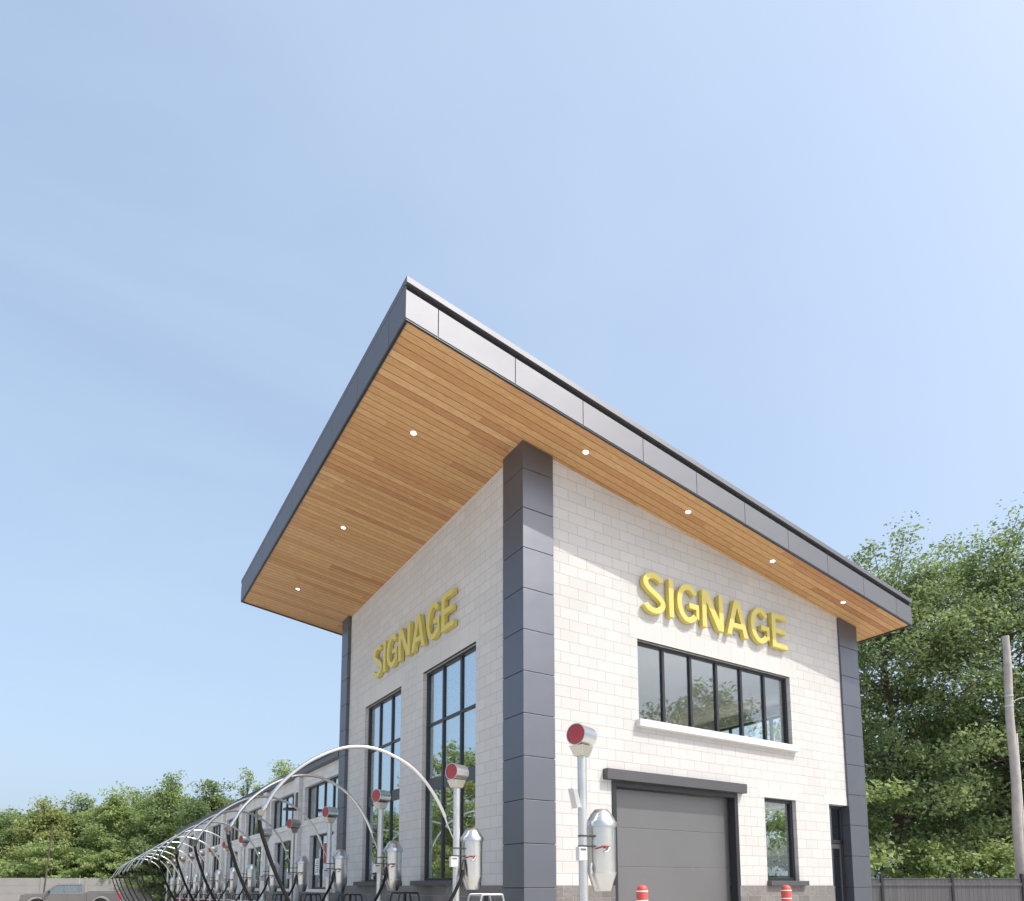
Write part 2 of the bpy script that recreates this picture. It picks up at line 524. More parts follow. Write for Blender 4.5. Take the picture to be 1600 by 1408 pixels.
# ------------------------------------------------------------------ mesh helpers
class MB:
    def __init__(self):
        self.v, self.f, self.s = [], [], []

    def quad(self, *pts):
        b = len(self.v)
        self.v += [tuple(p) for p in pts]
        self.f.append(tuple(range(b, b + len(pts))))
        self.s.append(False)
        return self

    def box(self, x0, x1, y0, y1, z0, z1):
        return self.hexa([(x0, y0, z0), (x1, y0, z0), (x1, y1, z0), (x0, y1, z0)],
                         [(x0, y0, z1), (x1, y0, z1), (x1, y1, z1), (x0, y1, z1)])

    def hexa(self, lo, hi):
        b = len(self.v)
        self.v += [tuple(p) for p in lo] + [tuple(p) for p in hi]
        for f in ((3, 2, 1, 0), (4, 5, 6, 7), (0, 1, 5, 4), (1, 2, 6, 5), (2, 3, 7, 6), (3, 0, 4, 7)):
            self.f.append(tuple(b + i for i in f))
            self.s.append(False)
        return self

    def tube(self, path, rad, n=10, cap=True, smooth=True):
        path = [Vector(p) for p in path]
        if not hasattr(rad, '__len__'):
            rad = [rad] * len(path)
        b = len(self.v)
        up = None
        for i, p in enumerate(path):
            t = (path[min(i + 1, len(path) - 1)] - path[max(i - 1, 0)]).normalized()
            if up is None:
                up = Vector((0, 0, 1)) if abs(t.z) < 0.9 else Vector((1, 0, 0))
            u = (up - t * up.dot(t)).normalized()
            up = u
            w = t.cross(u)
            for k in range(n):
                a = 2 * math.pi * k / n
                self.v.append(tuple(p + (u * math.cos(a) + w * math.sin(a)) * rad[i]))
        for i in range(len(path) - 1):
            for k in range(n):
                k2 = (k + 1) % n
                self.f.append((b + i * n + k, b + i * n + k2, b + (i + 1) * n + k2, b + (i + 1) * n + k))
                self.s.append(smooth)
        if cap:
            self.f.append(tuple(b + k for k in reversed(range(n))))
            self.f.append(tuple(b + (len(path) - 1) * n + k for k in range(n)))
            self.s += [False, False]
        return self

    def lathe(self, prof, c=(0, 0, 0), axis=(0, 0, 1), n=24, smooth=True):
        """prof: (radius, distance along the axis) from one end to the other."""
        c = Vector(c)
        q = Vector((0, 0, 1)).rotation_difference(Vector(axis).normalized())
        b = len(self.v)
        for r, h in prof:
            for k in range(n):
                a = 2 * math.pi * k / n
                self.v.append(tuple(c + q @ Vector((r * math.cos(a), r * math.sin(a), h))))
        for i in range(len(prof) - 1):
            for k in range(n):
                k2 = (k + 1) % n
                self.f.append((b + i * n + k, b + i * n + k2, b + (i + 1) * n + k2, b + (i + 1) * n + k))
                self.s.append(smooth)
        self.f.append(tuple(b + k for k in reversed(range(n))))
        self.f.append(tuple(b + (len(prof) - 1) * n + k for k in range(n)))
        self.s += [False, False]
        return self

    def prism(self, poly, d):
        """poly: 3-D outline, d: offset vector."""
        b = len(self.v)
        n = len(poly)
        self.v += [tuple(p) for p in poly] + [tuple(Vector(p) + Vector(d)) for p in poly]
        self.f.append(tuple(b + i for i in reversed(range(n))))
        self.f.append(tuple(b + n + i for i in range(n)))
        self.s += [False, False]
        for i in range(n):
            j = (i + 1) % n
            self.f.append((b + i, b + j, b + n + j, b + n + i))
            self.s.append(False)
        return self

    def build(self, name, mat, parent=None, bevel=0.0, fix=True):
        me = bpy.data.meshes.new(name)
        o = Vector(ORIGIN.get(parent.name, (0, 0, 0))) if parent else Vector((0, 0, 0))
        me.from_pydata([tuple(Vector(p) - o) for p in self.v], [], self.f)
        me.polygons.foreach_set('use_smooth', self.s)
        if fix:
            bm = bmesh.new()
            bm.from_mesh(me)
            bmesh.ops.recalc_face_normals(bm, faces=bm.faces)
            bm.to_mesh(me)
            bm.free()
        if any(self.s):
            me.set_sharp_from_angle(angle=R(40))
        me.materials.append(mat)
        me.update()
        ob = bpy.data.objects.new(name, me)
        COL.objects.link(ob)
        if parent:
            ob.parent = parent
            ORIGIN[ob.name] = tuple(o)
        if bevel:
            md = ob.modifiers.new("bevel", 'BEVEL')
            md.width = bevel
            md.segments = 2
            md.limit_method = 'ANGLE'
        return ob


ORIGIN = {}


def thing(name, label, cat, loc=(0, 0, 0), group=None, kind=None):
    o = bpy.data.objects.new(name, None)
    COL.objects.link(o)
    o.location = loc
    o.empty_display_size = 0.3
    ORIGIN[o.name] = tuple(loc)
    o['label'] = label
    o['category'] = cat
    if group:
        o['group'] = group
    if kind:
        o['kind'] = kind
    return o


def tag(o, label, cat, group=None, kind=None):
    o['label'] = label
    o['category'] = cat
    if group:
        o['group'] = group
    if kind:
        o['kind'] = kind
    return o


def copy_thing(root, loc, label):
    """A copy of a thing with copies of its parts and their sub-parts (meshes shared)."""
    r = root.copy()
    COL.objects.link(r)
    r.location = loc
    r['label'] = label
    for ch in list(root.children):
        c = ch.copy()
        COL.objects.link(c)
        c.parent = r
        for g in list(ch.children):
            d = g.copy()
            COL.objects.link(d)
            d.parent = c
    return r


# ------------------------------------------------------------------ ground
def GZ(y):
    """The lot falls about one in a hundred along the wing and rises again at the low wall."""
    if y < 0.35:
        return 0.0
    if y < 40:
        return -0.0108 * (y - 0.35)
    if y < 46:
        return -0.428 + (y - 40) / 6 * 0.308
    return -0.12


gm = MB()
for ya, yb in zip((-900, 0.35, 40, 46), (0.35, 40, 46, 900)):
    gm.quad((-900, ya, GZ(ya)), (900, ya, GZ(ya)), (900, yb, GZ(yb)), (-900, yb, GZ(yb)))
g = gm.build("ground", M['ground'])
g['kind'] = 'structure'
g['label'] = "pale concrete forecourt around the building"

# ------------------------------------------------------------------ the building
# Tower corner stands at the origin: the sunlit front runs along +x at y = 0.05,
# the shaded side runs along +y at x = 0.095.
SX, SY, ZS = -0.1349, -0.0135, 9.2595


def SOF(x, y):
    return ZS + SX * x + SY * y


WL, WR = 0.6375, 0.634            # corner pier widths
LP0, LP1 = 8.72, 9.22             # side pier
RP0, RP1 = 9.01, 9.73             # far front pier
DX, EY = 0.095, 0.05              # recess of the two walls behind the piers
H0, PAN = 1.663, 0.71             # panel joints of the piers

bld = thing("car_wash_building", "white block car wash with wood lined roof overhang, charcoal piers and long low wing", "building")


def wall(mb, axis, pos, th, a0, a1, z0, z1, holes, top=None):
    """Upright wall on the plane axis = pos, `th` thick inwards, with real openings.
    holes: (a0, a1, z0, z1). top(a, depth) gives a sloping head."""
    As = sorted({a0, a1, *[h[0] for h in holes], *[h[1] for h in holes]})
    Zs = sorted({z0, z1, *[h[2] for h in holes], *[h[3] for h in holes]})

    def pt(a, d, z):
        zz = top(a, d) if (top and z == z1) else z
        return (pos + d, a, zz) if axis == 'x' else (a, pos + d, zz)

    def solid(i, k):
        if i < 0 or k < 0 or i >= len(As) - 1 or k >= len(Zs) - 1:
            return False
        ca, cz = (As[i] + As[i + 1]) / 2, (Zs[k] + Zs[k + 1]) / 2
        return not any(h[0] < ca < h[1] and h[2] < cz < h[3] for h in holes)
    for i in range(len(As) - 1):
        for k in range(len(Zs) - 1):
            if not solid(i, k):
                continue
            a, b, c, d = As[i], As[i + 1], Zs[k], Zs[k + 1]
            mb.quad(pt(a, 0, c), pt(b, 0, c), pt(b, 0, d), pt(a, 0, d))
            mb.quad(pt(b, th, c), pt(a, th, c), pt(a, th, d), pt(b, th, d))
            if not solid(i - 1, k):
                mb.quad(pt(a, 0, c), pt(a, 0, d), pt(a, th, d), pt(a, th, c))
            if not solid(i + 1, k):
                mb.quad(pt(b, 0, d), pt(b, 0, c), pt(b, th, c), pt(b, th, d))
            if not solid(i, k - 1):
                mb.quad(pt(b, 0, c), pt(a, 0, c), pt(a, th, c), pt(b, th, c))
            if not solid(i, k + 1):
                mb.quad(pt(a, 0, d), pt(b, 0, d), pt(b, th, d), pt(a, th, d))


def window(axis, pos, a0, a1, z0, z1, vs, hs, name="window", rec=0.09, fw=0.055, fd=0.09, bands=(), glass='glass', frame='frame', fside=None):
    """Frame in an opening: vs/hs are mullion positions, bands are solid spandrel strips."""
    def bx(mb, p, q, r, s, d0, d1):
        if axis == 'x':
            mb.box(pos + d0, pos + d1, p, q, r, s)
        else:
            mb.box(p, q, pos + d0, pos + d1, r, s)
    f = MB()
    bx(f, a0, a1, z1 - fw, z1, rec, rec + fd)
    bx(f, a0, a1, z0, z0 + fw, rec, rec + fd)
    bx(f, a0, a0 + fw, z0 + fw, z1 - fw, rec, rec + fd)
    bx(f, a1 - fw, a1, z0 + fw, z1 - fw, rec, rec + fd)
    w = f.build(name, M[frame], bld, bevel=0.006)
    for v in vs:
        bars = MB()
        bx(bars, v - 0.032, v + 0.032, z0 + fw, z1 - fw, rec + 0.006, rec + fd - 0.006)
        bars.build("mullion", M[frame], w, bevel=0.005)
    aa = [a0 + fw] + [x for v in vs for x in (v - 0.032, v + 0.032)] + [a1 - fw]
    for i in range(0, len(aa), 2):
        for h in hs:
            bars = MB()
            bx(bars, aa[i], aa[i + 1], h - 0.03, h + 0.03, rec + 0.01, rec + fd - 0.01)
            bars.build("transom", M[frame], w, bevel=0.005)
    if bands:
        for b0, b1 in bands:
            for i in range(0, len(aa), 2):
                s = MB()
                bx(s, aa[i], aa[i + 1], b0, b1, rec + 0.022, rec + fd - 0.022)
                s.build("spandrel", M['sillmetal'], w)
    p = MB()
    bx(p, a0 + fw - 0.012, a1 - fw + 0.012, z0 + fw - 0.012, z1 - fw + 0.012, rec + 0.040, rec + 0.052)
    p.build("pane", M[glass], w)
    return w


# --- front wall (sunlit) -----------------------------------------------------
GD = (1.92, 5.17, 0.0, 3.52)        # roller door opening
LW = (2.58, 7.09, 4.72, 6.27)       # long window
NW = (6.05, 7.10, 1.80, 3.53)       # narrow window
DW = (8.30, RP0 + 0.3, 0.0, 3.53)   # doorway beside the far pier
HF = [GD, LW, NW, DW]
m = MB()
wall(m, 'y', EY, 0.28, 0.3, RP0 + 0.3, 1.7, 9.4, [(a, b, max(c, 1.7), d) for a, b, c, d in HF],
     top=lambda a, d: SOF(a, EY + d) + 0.12)
w_front = m.build("wall", M['cmu'], bld)
m = MB()
wall(m, 'y', EY - 0.02, 0.30, 0.3, GD[0], 0, 1.7, [])
m.build("plinth", M['split'], bld)
m = MB()
wall(m, 'y', EY - 0.02, 0.30, GD[1], DW[0], 0, 1.7, [])
m.build("plinth", M['split'], bld)

# --- side wall (shaded) ------------------------------------------------------
WA = (1.74, 4.04, 1.80, 6.26)
WB = (5.20, 7.48, 1.80, 6.26)
m = MB()
wall(m, 'x', DX, 0.28, 0.3, LP0 + 0.2, 1.7, 9.4, [WA, WB], top=lambda a, d: SOF(DX + d, a) + 0.12)
m.build("wall", M['cmu'], bld)
m = MB()
wall(m, 'x', DX - 0.02, 0.30, 0.3, LP0 + 0.2, 0, 1.7, [])
m.build("plinth", M['split'], bld)

# --- rear and far side walls -------------------------------------------------
EW1 = (1.1, 5.1, 4.75, 6.18)
EW2 = (1.75, 5.2, 1.9, 3.78)
m = MB()
wall(m, 'x', RP1 - 0.33, 0.28, 0.5, 9.0, 0, 9.4, [EW1, EW2], top=lambda a, d: SOF(RP1 - .33 + d, a) + 0.12)
m.build("wall", M['cmu'], bld)
m = MB()
wall(m, 'y', 8.92, 0.28, 0.3, RP1 - 0.33, 0, 9.4, [], top=lambda a, d: SOF(a, 8.92 + d) + 0.12)
m.build("wall", M['cmu'], bld)

# --- inside ------------------------------------------------------------------
m = MB()
m.box(DX + 0.28, RP1 - 0.33, EY + 0.28, 8.92, 6.42, 6.5)
m.build("ceiling", M['plaster'], bld)
m = MB()
m.box(DX + 0.28, RP1 - 0.33, EY + 0.28, 8.92, 0.0, 0.02)
m.build("interior_floor", M['intfloor'], bld)
m = MB()
m.box(DX + 0.28, RP1 - 0.33, EY + 0.28, 8.92, 3.70, 3.92)
m.build("upper_floor", M['plaster'], bld)

# --- piers of folded charcoal panels ----------------------------------------
def pier(x0, x1, y0, y1, name="pier"):
    core = MB()
    g = 0.014
    lo = [(x0 + g, y0 + g, 0), (x1 - g, y0 + g, 0), (x1 - g, y1 - g, 0), (x0 + g, y1 - g, 0)]
    hi = [(x, y, SOF(x, y) + 0.1) for x, y, z in lo]
    core.hexa(lo, hi)
    pr = core.build(name, M['joint'], bld)
    pm = MB()
    z = H0 - 2 * PAN - 0.243
    ks = [0.0] + [H0 + k * PAN for k in range(-2, 14)]
    for a, b in zip(ks[:-1], ks[1:]):
        lim = min(SOF(x0, y0), SOF(x1, y0), SOF(x0, y1), SOF(x1, y1))
        if a > lim:
            break
        a2, b2 = a + 0.006, b - 0.006
        lo = [(x0, y0, a2), (x1, y0, a2), (x1, y1, a2), (x0, y1, a2)]
        hi = [(x, y, (b2 if b < lim else SOF(x, y) + 0.05)) for x, y, _ in lo]
        pm.hexa(lo, hi)
    pm.build("panel", M['panel'], pr, bevel=0.004)
    return pr


pier(0, WR, 0, WL)
pier(0, 0.5, LP0, LP1)
pier(RP0, RP1, 0, 0.62)

# --- roof --------------------------------------------------------------------
OX, OY, XE, YE, FH = 2.58, 0.92, 10.5, 10.14, 0.432


def slab(mb, x0, x1, y0, y1, b, t):
    mb.hexa([(x0, y0, SOF(x0, y0) + b), (x1, y0, SOF(x1, y0) + b), (x1, y1, SOF(x1, y1) + b), (x0, y1, SOF(x0, y1) + b)],
            [(x0, y0, SOF(x0, y0) + t), (x1, y0, SOF(x1, y0) + t), (x1, y1, SOF(x1, y1) + t), (x0, y1, SOF(x0, y1) + t)])


m = MB()
slab(m, -OX + 0.05, XE - 0.05, -OY + 0.05, YE - 0.05, 0.06, FH + 0.10)
roof = m.build("roof", M['joint'], bld)
m = MB()
slab(m, -OX + 0.045, XE - 0.045, -OY + 0.045, YE - 0.045, 0.0, 0.045)
m.build("soffit", M['wood'], roof)
# edge trim under the fascia
m = MB()
tz0, tz1 = -0.022, 0.05
slab(m, -OX + 0.008, XE - 0.008, -OY + 0.008, -OY + 0.045, tz0, tz1)
slab(m, -OX + 0.008, XE - 0.008, YE - 0.045, YE - 0.008, tz0, tz1)
slab(m, -OX + 0.008, -OX + 0.045, -OY + 0.045, YE - 0.045, tz0, tz1)
slab(m, XE - 0.045, XE - 0.008, -OY + 0.045, YE - 0.045, tz0, tz1)
m.build("edge_trim", M['frame'], roof)
# fascia panels
m = MB()
g = 0.005
fb = MB()
xs = [-OX] + [-2.07 + 1.325 * k for k in range(10)] + [XE]
for a, b in zip(xs[:-1], xs[1:]):
    slab(m, a + (g if a > -OX else 0), b - (g if b < XE else 0), -OY, -OY + 0.03, 0, FH)
    slab(fb, a + (g if a > -OX else 0), b - (g if b < XE else 0), YE - 0.03, YE, 0, FH)
m.build("fascia", M['fascia'], roof, bevel=0.003)
fb.build("fascia", M['fascia'], roof, bevel=0.003)
m = MB()
fb = MB()
ys = [-OY + 0.031] + [-0.3 + 1.32 * k for k in range(8)] + [YE - 0.031]
for a, b in zip(ys[:-1], ys[1:]):
    for mm, x0, x1 in ((m, -OX, -OX + 0.03), (fb, XE - 0.03, XE)):
        slab(mm, x0, x1, a + (g if a > -OY + 0.04 else 0), b - (g if b < YE - 0.04 else 0), 0, FH + 0.085)
m.build("fascia", M['fascia'], roof, bevel=0.003)
fb.build("fascia", M['fascia'], roof, bevel=0.003)
# roof edge cap, a shadow gap above the front fascia
m = MB()
slab(m, -OX - 0.004, XE + 0.004, -OY - 0.03, -OY + 0.16, FH + 0.095, FH + 0.19)
slab(m, -OX - 0.004, XE + 0.004, YE - 0.16, YE + 0.03, FH + 0.095, FH + 0.19)
slab(m, -OX - 0.004, -OX + 0.16, -OY + 0.16, YE - 0.16, FH + 0.09, FH + 0.185)
slab(m, XE - 0.16, XE + 0.004, -OY + 0.16, YE - 0.16, FH + 0.09, FH + 0.185)
m.build("roof_cap", M['fascia'], roof, bevel=0.004)

# --- windows -----------------------------------------------------------------
def thirds(a, b, n):
    return [a + (b - a) * k / n for k in range(1, n)]


wa = window('x', DX, *WA, thirds(WA[0], WA[1], 3), [5.09], bands=[(3.68, 3.93)])
wb = window('x', DX, *WB, thirds(WB[0], WB[1], 3), [5.09], bands=[(3.68, 3.93)])
for w, q in ((wa, WA), (wb, WB)):
    m = MB()
    m.box(DX - 0.14, DX + 0.09, q[0] - 0.22, q[1] + 0.22, 1.702, 1.80)
    m.build("sill", M['sillmetal'], w, bevel=0.006)
wl = window('y', EY, *LW, thirds(LW[0], LW[1], 6), [], glass='glassclear')
m = MB()
m.box(LW[0] - 0.08, LW[1] + 0.09, EY - 0.12, EY + 0.09, LW[2] - 0.135, LW[2])
m.build("sill", M['stone'], wl, bevel=0.008)
wn_ = window('y', EY, *NW, [], [], glass='glassclear', fw=0.07)
m = MB()
m.box(NW[0] - 0.02, NW[1] + 0.18, EY - 0.11, EY + 0.09, 1.702, NW[2])
m.build("sill", M['header'], wn_, bevel=0.006)
window('x', RP1 - 0.33, *EW1, [2.4, 3.75], [], rec=0.14, glass='glassfar')
window('x', RP1 - 0.33, *EW2, [3.5], [], rec=0.14, glass='glassfar')

# lintel courses, 3 mm proud of the wall face
def lintel(axis, a0, a1, z0, z1):
    m = MB()
    if axis == 'x':
        m.box(DX - 0.004, DX + 0.05, a0, a1, z0, z1)
    else:
        m.box(a0, a1, EY - 0.004, EY + 0.05, z0, z1)
    m.build("lintel", M['lintel'], bld)


lintel('x', 1.56, 4.38, 6.26, 6.65)
lintel('x', 4.98, 7.94, 6.26, 6.65)
lintel('y', 2.38, 7.33, 6.27, 6.62)
lintel('y', 5.86, 7.30, 3.53, 3.71)
lintel('y', 8.12, RP0 - 0.002, 3.53, 3.72)

# --- roller door -------------------------------------------------------------
m = MB()
sec = 0.70
zt = 3.44
k = 0
while zt > 0.01:
    zb = max(0.0, zt - sec)
    m.box(GD[0] + 0.07, GD[1] - 0.07, EY + 0.165, EY + 0.205, zb + 0.002, zt - 0.002)
    zt = zb
gdoor = m.build("roller_door", M['doorgrey'], bld, bevel=0.006)
m = MB()
m.box(GD[0] - 0.03, GD[0] + 0.07, EY - 0.018, EY + 0.16, 0, 3.54)
m.box(GD[1] - 0.07, GD[1] + 0.03, EY - 0.018, EY + 0.16, 0, 3.54)
m.box(GD[0] + 0.07, GD[1] - 0.07, EY - 0.018, EY + 0.16, 3.45, 3.54)
m.build("door_frame", M['frame'], gdoor, bevel=0.005)
m = MB()
m.box(1.70, 5.36, EY - 0.13, EY + 0.04, 3.545, 3.735)
m.build("door_header", M['header'], gdoor, bevel=0.008)

# --- recessed glazed door beside the far pier ---------------------------------
m = MB()
dy = EY + 0.15
m.box(DW[0], RP0, dy, dy + 0.07, 2.66, 2.74)
m.box(DW[0], RP0, dy, dy + 0.07, 3.46, 3.53)
m.box(DW[0], DW[0] + 0.06, dy, dy + 0.07, 0, 3.46)
m.box(RP0 - 0.06, RP0, dy, dy + 0.07, 0, 3.46)
gd = m.build("entrance_door", M['frame'], bld, bevel=0.005)
m = MB()
m.box(DW[0] + 0.07, RP0 - 0.07, dy + 0.012, dy + 0.058, 2.54, 2.65)
m.box(DW[0] + 0.07, DW[0] + 0.13, dy + 0.012, dy + 0.058, 0.03, 2.54)
m.box(RP0 - 0.13, RP0 - 0.07, dy + 0.012, dy + 0.058, 0.03, 2.54)
m.box(DW[0] + 0.13, RP0 - 0.13, dy + 0.012, dy + 0.058, 0.03, 0.22)
m.build("door_leaf", M['header'], gd, bevel=0.004)
m = MB()
m.box(DW[0] + 0.055, RP0 - 0.055, dy + 0.03, dy + 0.04, 2.735, 3.465)
m.box(DW[0] + 0.125, RP0 - 0.125, dy + 0.03, dy + 0.04, 0.215, 2.545)
m.build("pane", M['glassdark'], gd)
m = MB()
m.box(8.02, DW[0] - 0.002, EY + 0.281, EY + 0.36, 0, 3.6)
m.build("wall_return", M['cmu'], bld)
m = MB()
m.box(DW[0], RP0 - 0.002, EY + 0.281, EY + 0.36, 3.532, 3.7)
m.build("door_soffit", M['frame'], bld)

# --- the long low wing ----------------------------------------------------------
WX, WY0, WY1, WZ = 0.15, 9.25, 43.2, 5.26
P = 4.4
UP = [(9.62 + P * k, 12.95 + P * k, 3.76, 4.85) for k in range(7)]
LO = [(9.95 + P * k, 12.25 + P * k, 1.60, 3.24) for k in range(7)]
m = MB()
wall(m, 'x', WX, 0.28, WY0, WY1, 1.5, WZ, [u for u in UP] + [u for u in LO])
m.build("wall", M['wingwall'], bld)
m = MB()
wall(m, 'x', WX - 0.02, 0.3, WY0, WY1, -0.6, 1.5, [])
m.build("plinth", M['split'], bld)
m = MB()
wall(m, 'y', WY1 - 0.28, 0.28, WX + 0.28, 9.0, -0.6, WZ, [])
wall(m, 'x', 8.72, 0.28, WY0, WY1 - 0.28, 0, WZ, [(u[0], u[1], u[2], u[3]) for u in UP])
m.build("wall", M['wingwall'], bld)
m = MB()
m.box(WX + 0.28, 8.72, WY0, WY1 - 0.28, 0, 0.02)
m.build("interior_floor", M['intfloor'], bld)
for u in UP:
    window('x', WX, *u, thirds(u[0], u[1], 4), [], rec=0.12)
for i, u in enumerate(LO):
    w = window('x', WX, *u, thirds(u[0], u[1], 3), [], rec=0.12)
    m = MB()
    m.box(WX - 0.07, WX + 0.12, u[0] - 0.12, u[1] + 0.12, 1.502, 1.60)
    m.build("sill", M['stone'], w, bevel=0.006)
for k in range(8):
    c = 9.62 + P * k - 0.55
    if k == 0:
        continue
    m = MB()
    m.box(WX - 0.13, WX - 0.001, c - 0.27, c + 0.27, -0.6, WZ - 0.02)
    m.build("pilaster", M['wingwall'], bld, bevel=0.008)
m = MB()
ed = [WY0 + 0.02] + [9.62 + P * k - 0.55 for k in range(1, 8)]
for a, b in zip(ed, ed[1:] + [WY1]):
    a2 = a + (0.272 if a > WY0 + 0.1 else 0)
    b2 = b - 0.272 if b < WY1 else b
    m.box(WX - 0.045, WX - 0.001, a2, b2, 3.58, 3.63)
m.build("string_course", M['stone'], bld)
m = MB()
m.box(WX - 0.17, 9.2, WY0 + 0.0, WY1 + 0.28, WZ + 0.002, WZ + 0.17)
wr = m.build("wing_roof", M['fascia'], bld, bevel=0.006)
m = MB()
m.box(WX - 0.20, 9.23, WY0 + 0.0, WY1 + 0.31, WZ + 0.173, WZ + 0.215)
m.build("roof_cap", M['fascia'], wr, bevel=0.005)
# black wall lamp between the first upper windows
m = MB()
m.box(WX - 0.15, WX - 0.131, 13.25, 13.50, 4.15, 4.72)
m.box(WX - 0.52, WX - 0.15, 13.18, 13.57, 4.13, 4.20)
tag(m.build("wall_lamp", M['blackpaint']), "black wall lamp on the low wing between its first two upper windows", "lamp")

# papers on the first low window of the wing (inside the pane)
m = MB()
m.box(WX + 0.10, WX + 0.108, 11.50, 11.95, 2.02, 2.52)
pp = tag(m.build("paper_notice", M['paper']), "white printed notice stuck on the first low window of the wing", "notice")
m = MB()
for k in range(6):
    m.box(WX + 0.098, WX + 0.0995, 11.56, 11.89 - 0.07 * (k % 3), 2.10 + k * 0.066, 2.125 + k * 0.066)
m.build("print_line", M['ink'], pp)
m = MB()
m.box(WX + 0.10, WX + 0.108, 10.78, 11.10, 2.35, 2.95)
tag(m.build("red_poster", M['posterred']), "plain red poster on the first low window of the wing", "poster")

# ------------------------------------------------------------------ soffit lights
def soffit_light(x, y, label):
    z = SOF(x, y)
    t = thing("recessed_light", label, "ceiling light", (x, y, z), "recessed lights in the wood soffit")
    nrm = Vector((SX, SY, -1)).normalized()
    c = Vector((x, y, z))
    m = MB()
    m.lathe([(0.046, -0.02), (0.046, 0.004), (0.060, 0.006), (0.062, -0.001), (0.062, -0.02)], c, nrm, 24)
    m.build("trim_ring", M['whitemetal'], t)
    m = MB()
    m.lathe([(0.045, -0.01), (0.045, 0.0048)], c, nrm, 24)
    m.build("diffuser", M['lightdisc'], t)


soffit_light(-1.54, 1.08, "small round light in the wide side soffit, closest to the roof's peak corner")
soffit_light(-1.54, 4.70, "small round light in the wide side soffit, between its upper and lower lights")
soffit_light(-1.54, 8.24, "small round light at the low left end of the wide side soffit")
soffit_light(1.00, -0.46, "small round light in the narrow front soffit, right beside the corner pier")
soffit_light(3.49, -0.46, "small round front soffit light above the first letters of the sunlit sign")
soffit_light(5.98, -0.46, "small round front soffit light above the last letters of the sunlit sign")
soffit_light(8.47, -0.46, "small round front soffit light beside the far right pier, lowest of all")

# ------------------------------------------------------------------ signs
def stroke(path, w):
    """Quads along a centre line, cut square at both ends (units: cap height = 1)."""
    out = []
    n = len(path)
    l, r_ = [], []
    for i in range(n):
        p = Vector(path[i])
        a = Vector(path[max(i - 1, 0)])
        b = Vector(path[min(i + 1, n - 1)])
        t = (b - a).normalized()
        nn = Vector((-t.y, t.x))
        l.append(p + nn * w / 2)
        r_.append(p - nn * w / 2)
    for i in range(n - 1):
        out.append([tuple(l[i]), tuple(r_[i]), tuple(r_[i + 1]), tuple(l[i + 1])])
    return out


def ell(cx, cy, rx, ry, a0, a1, n=18):
    return [(cx + rx * math.cos(R(a0 + (a1 - a0) * k / n)), cy + ry * math.sin(R(a0 + (a1 - a0) * k / n))) for k in range(n + 1)]


def glyph_polys(ch):
    w = 0.148
    h = w / 2
    if ch == 'I':
        return [[(0, 0), (w, 0), (w, 1), (0, 1)]]
    if ch == 'E':
        t = 0.142
        return [[(0, 0), (w, 0), (w, t), (0, t)], [(0, t), (w, t), (w, 0.435), (0, 0.435)], [(0, 0.435), (w, 0.435), (w, 0.585), (0, 0.585)],
                [(0, 0.585), (w, 0.585), (w, 1 - t), (0, 1 - t)], [(0, 1 - t), (w, 1 - t), (w, 1), (0, 1)],
                [(w, 0), (0.60, 0), (0.60, t), (w, t)], [(w, 0.435), (0.55, 0.435), (0.55, 0.585), (w, 0.585)], [(w, 1 - t), (0.59, 1 - t), (0.59, 1), (w, 1)]]
    if ch == 'N':
        W = 0.72
        d = 0.19
        return [[(0, 0), (w, 0), (w, 0.70), (0, 1)], [(W - w, 0.30), (W, 0), (W, 1), (W - w, 1)],
                [(0, 1), (w, 0.70), (W - d, 0), (W, 0), (W - w, 0.30), (d, 1)]]
    if ch == 'A':
        W, tp = 0.76, 0.19
        c = W / 2

        def lx(z):
            return (c - tp / 2) * z
        def li(z):
            return w * 1.06 + (c - w * 1.06) * (z / 0.80)
        z0, z1 = 0.215, 0.36
        return [[(0, 0), (w * 1.06, 0), (li(z0), z0), (li(z1), z1), (c, 0.80), (c, 1), (c - tp / 2, 1)],
                [(W, 0), (c + tp / 2, 1), (c, 1), (c, 0.80), (W - li(z1), z1), (W - li(z0), z0), (W - w * 1.06, 0)],
                [(li(z0), z0), (W - li(z0), z0), (W - li(z1), z1), (li(z1), z1)]]
    if ch == 'G':
        rx, ry = 0.36 - h, 0.515 - h
        path = ell(0.36, 0.5, rx, ry, 38, 270, 30) + ell(0.36, 0.5, rx, ry, 275, 318, 6)
        x1 = path[-1][0] + 0.06
        return stroke(path, w) + [[(0.38, 0.385), (x1 + 0.06, 0.385), (x1 + 0.06, 0.53), (0.38, 0.53)],
                                  [(x1 - h + 0.04, 0.155), (x1 + 0.06, 0.125), (x1 + 0.06, 0.385), (x1 - h + 0.04, 0.385)]]
    if ch == 'S':
        cx = 0.325
        top = ell(cx, 0.745, 0.245, 0.270 - h + 0.012, 22, 180, 16)
        low = ell(cx, 0.255, 0.262, 0.270 - h + 0.012, 0, -160, 16)
        a, b = top[-1], low[0]
        sp = []
        p0, p1, p2, p3 = Vector(a), Vector((a[0], 0.60)), Vector((b[0], 0.42)), Vector(b)
        p1 = Vector((a[0], 0.545))
        p2 = Vector((b[0], 0.455))
        for k in range(1, 14):
            t = k / 14
            q = p0 * (1 - t) ** 3 + p1 * 3 * t * (1 - t) ** 2 + p2 * 3 * t * t * (1 - t) + p3 * t ** 3
            sp.append(tuple(q))
        return stroke(top + sp + low, w)
    return []


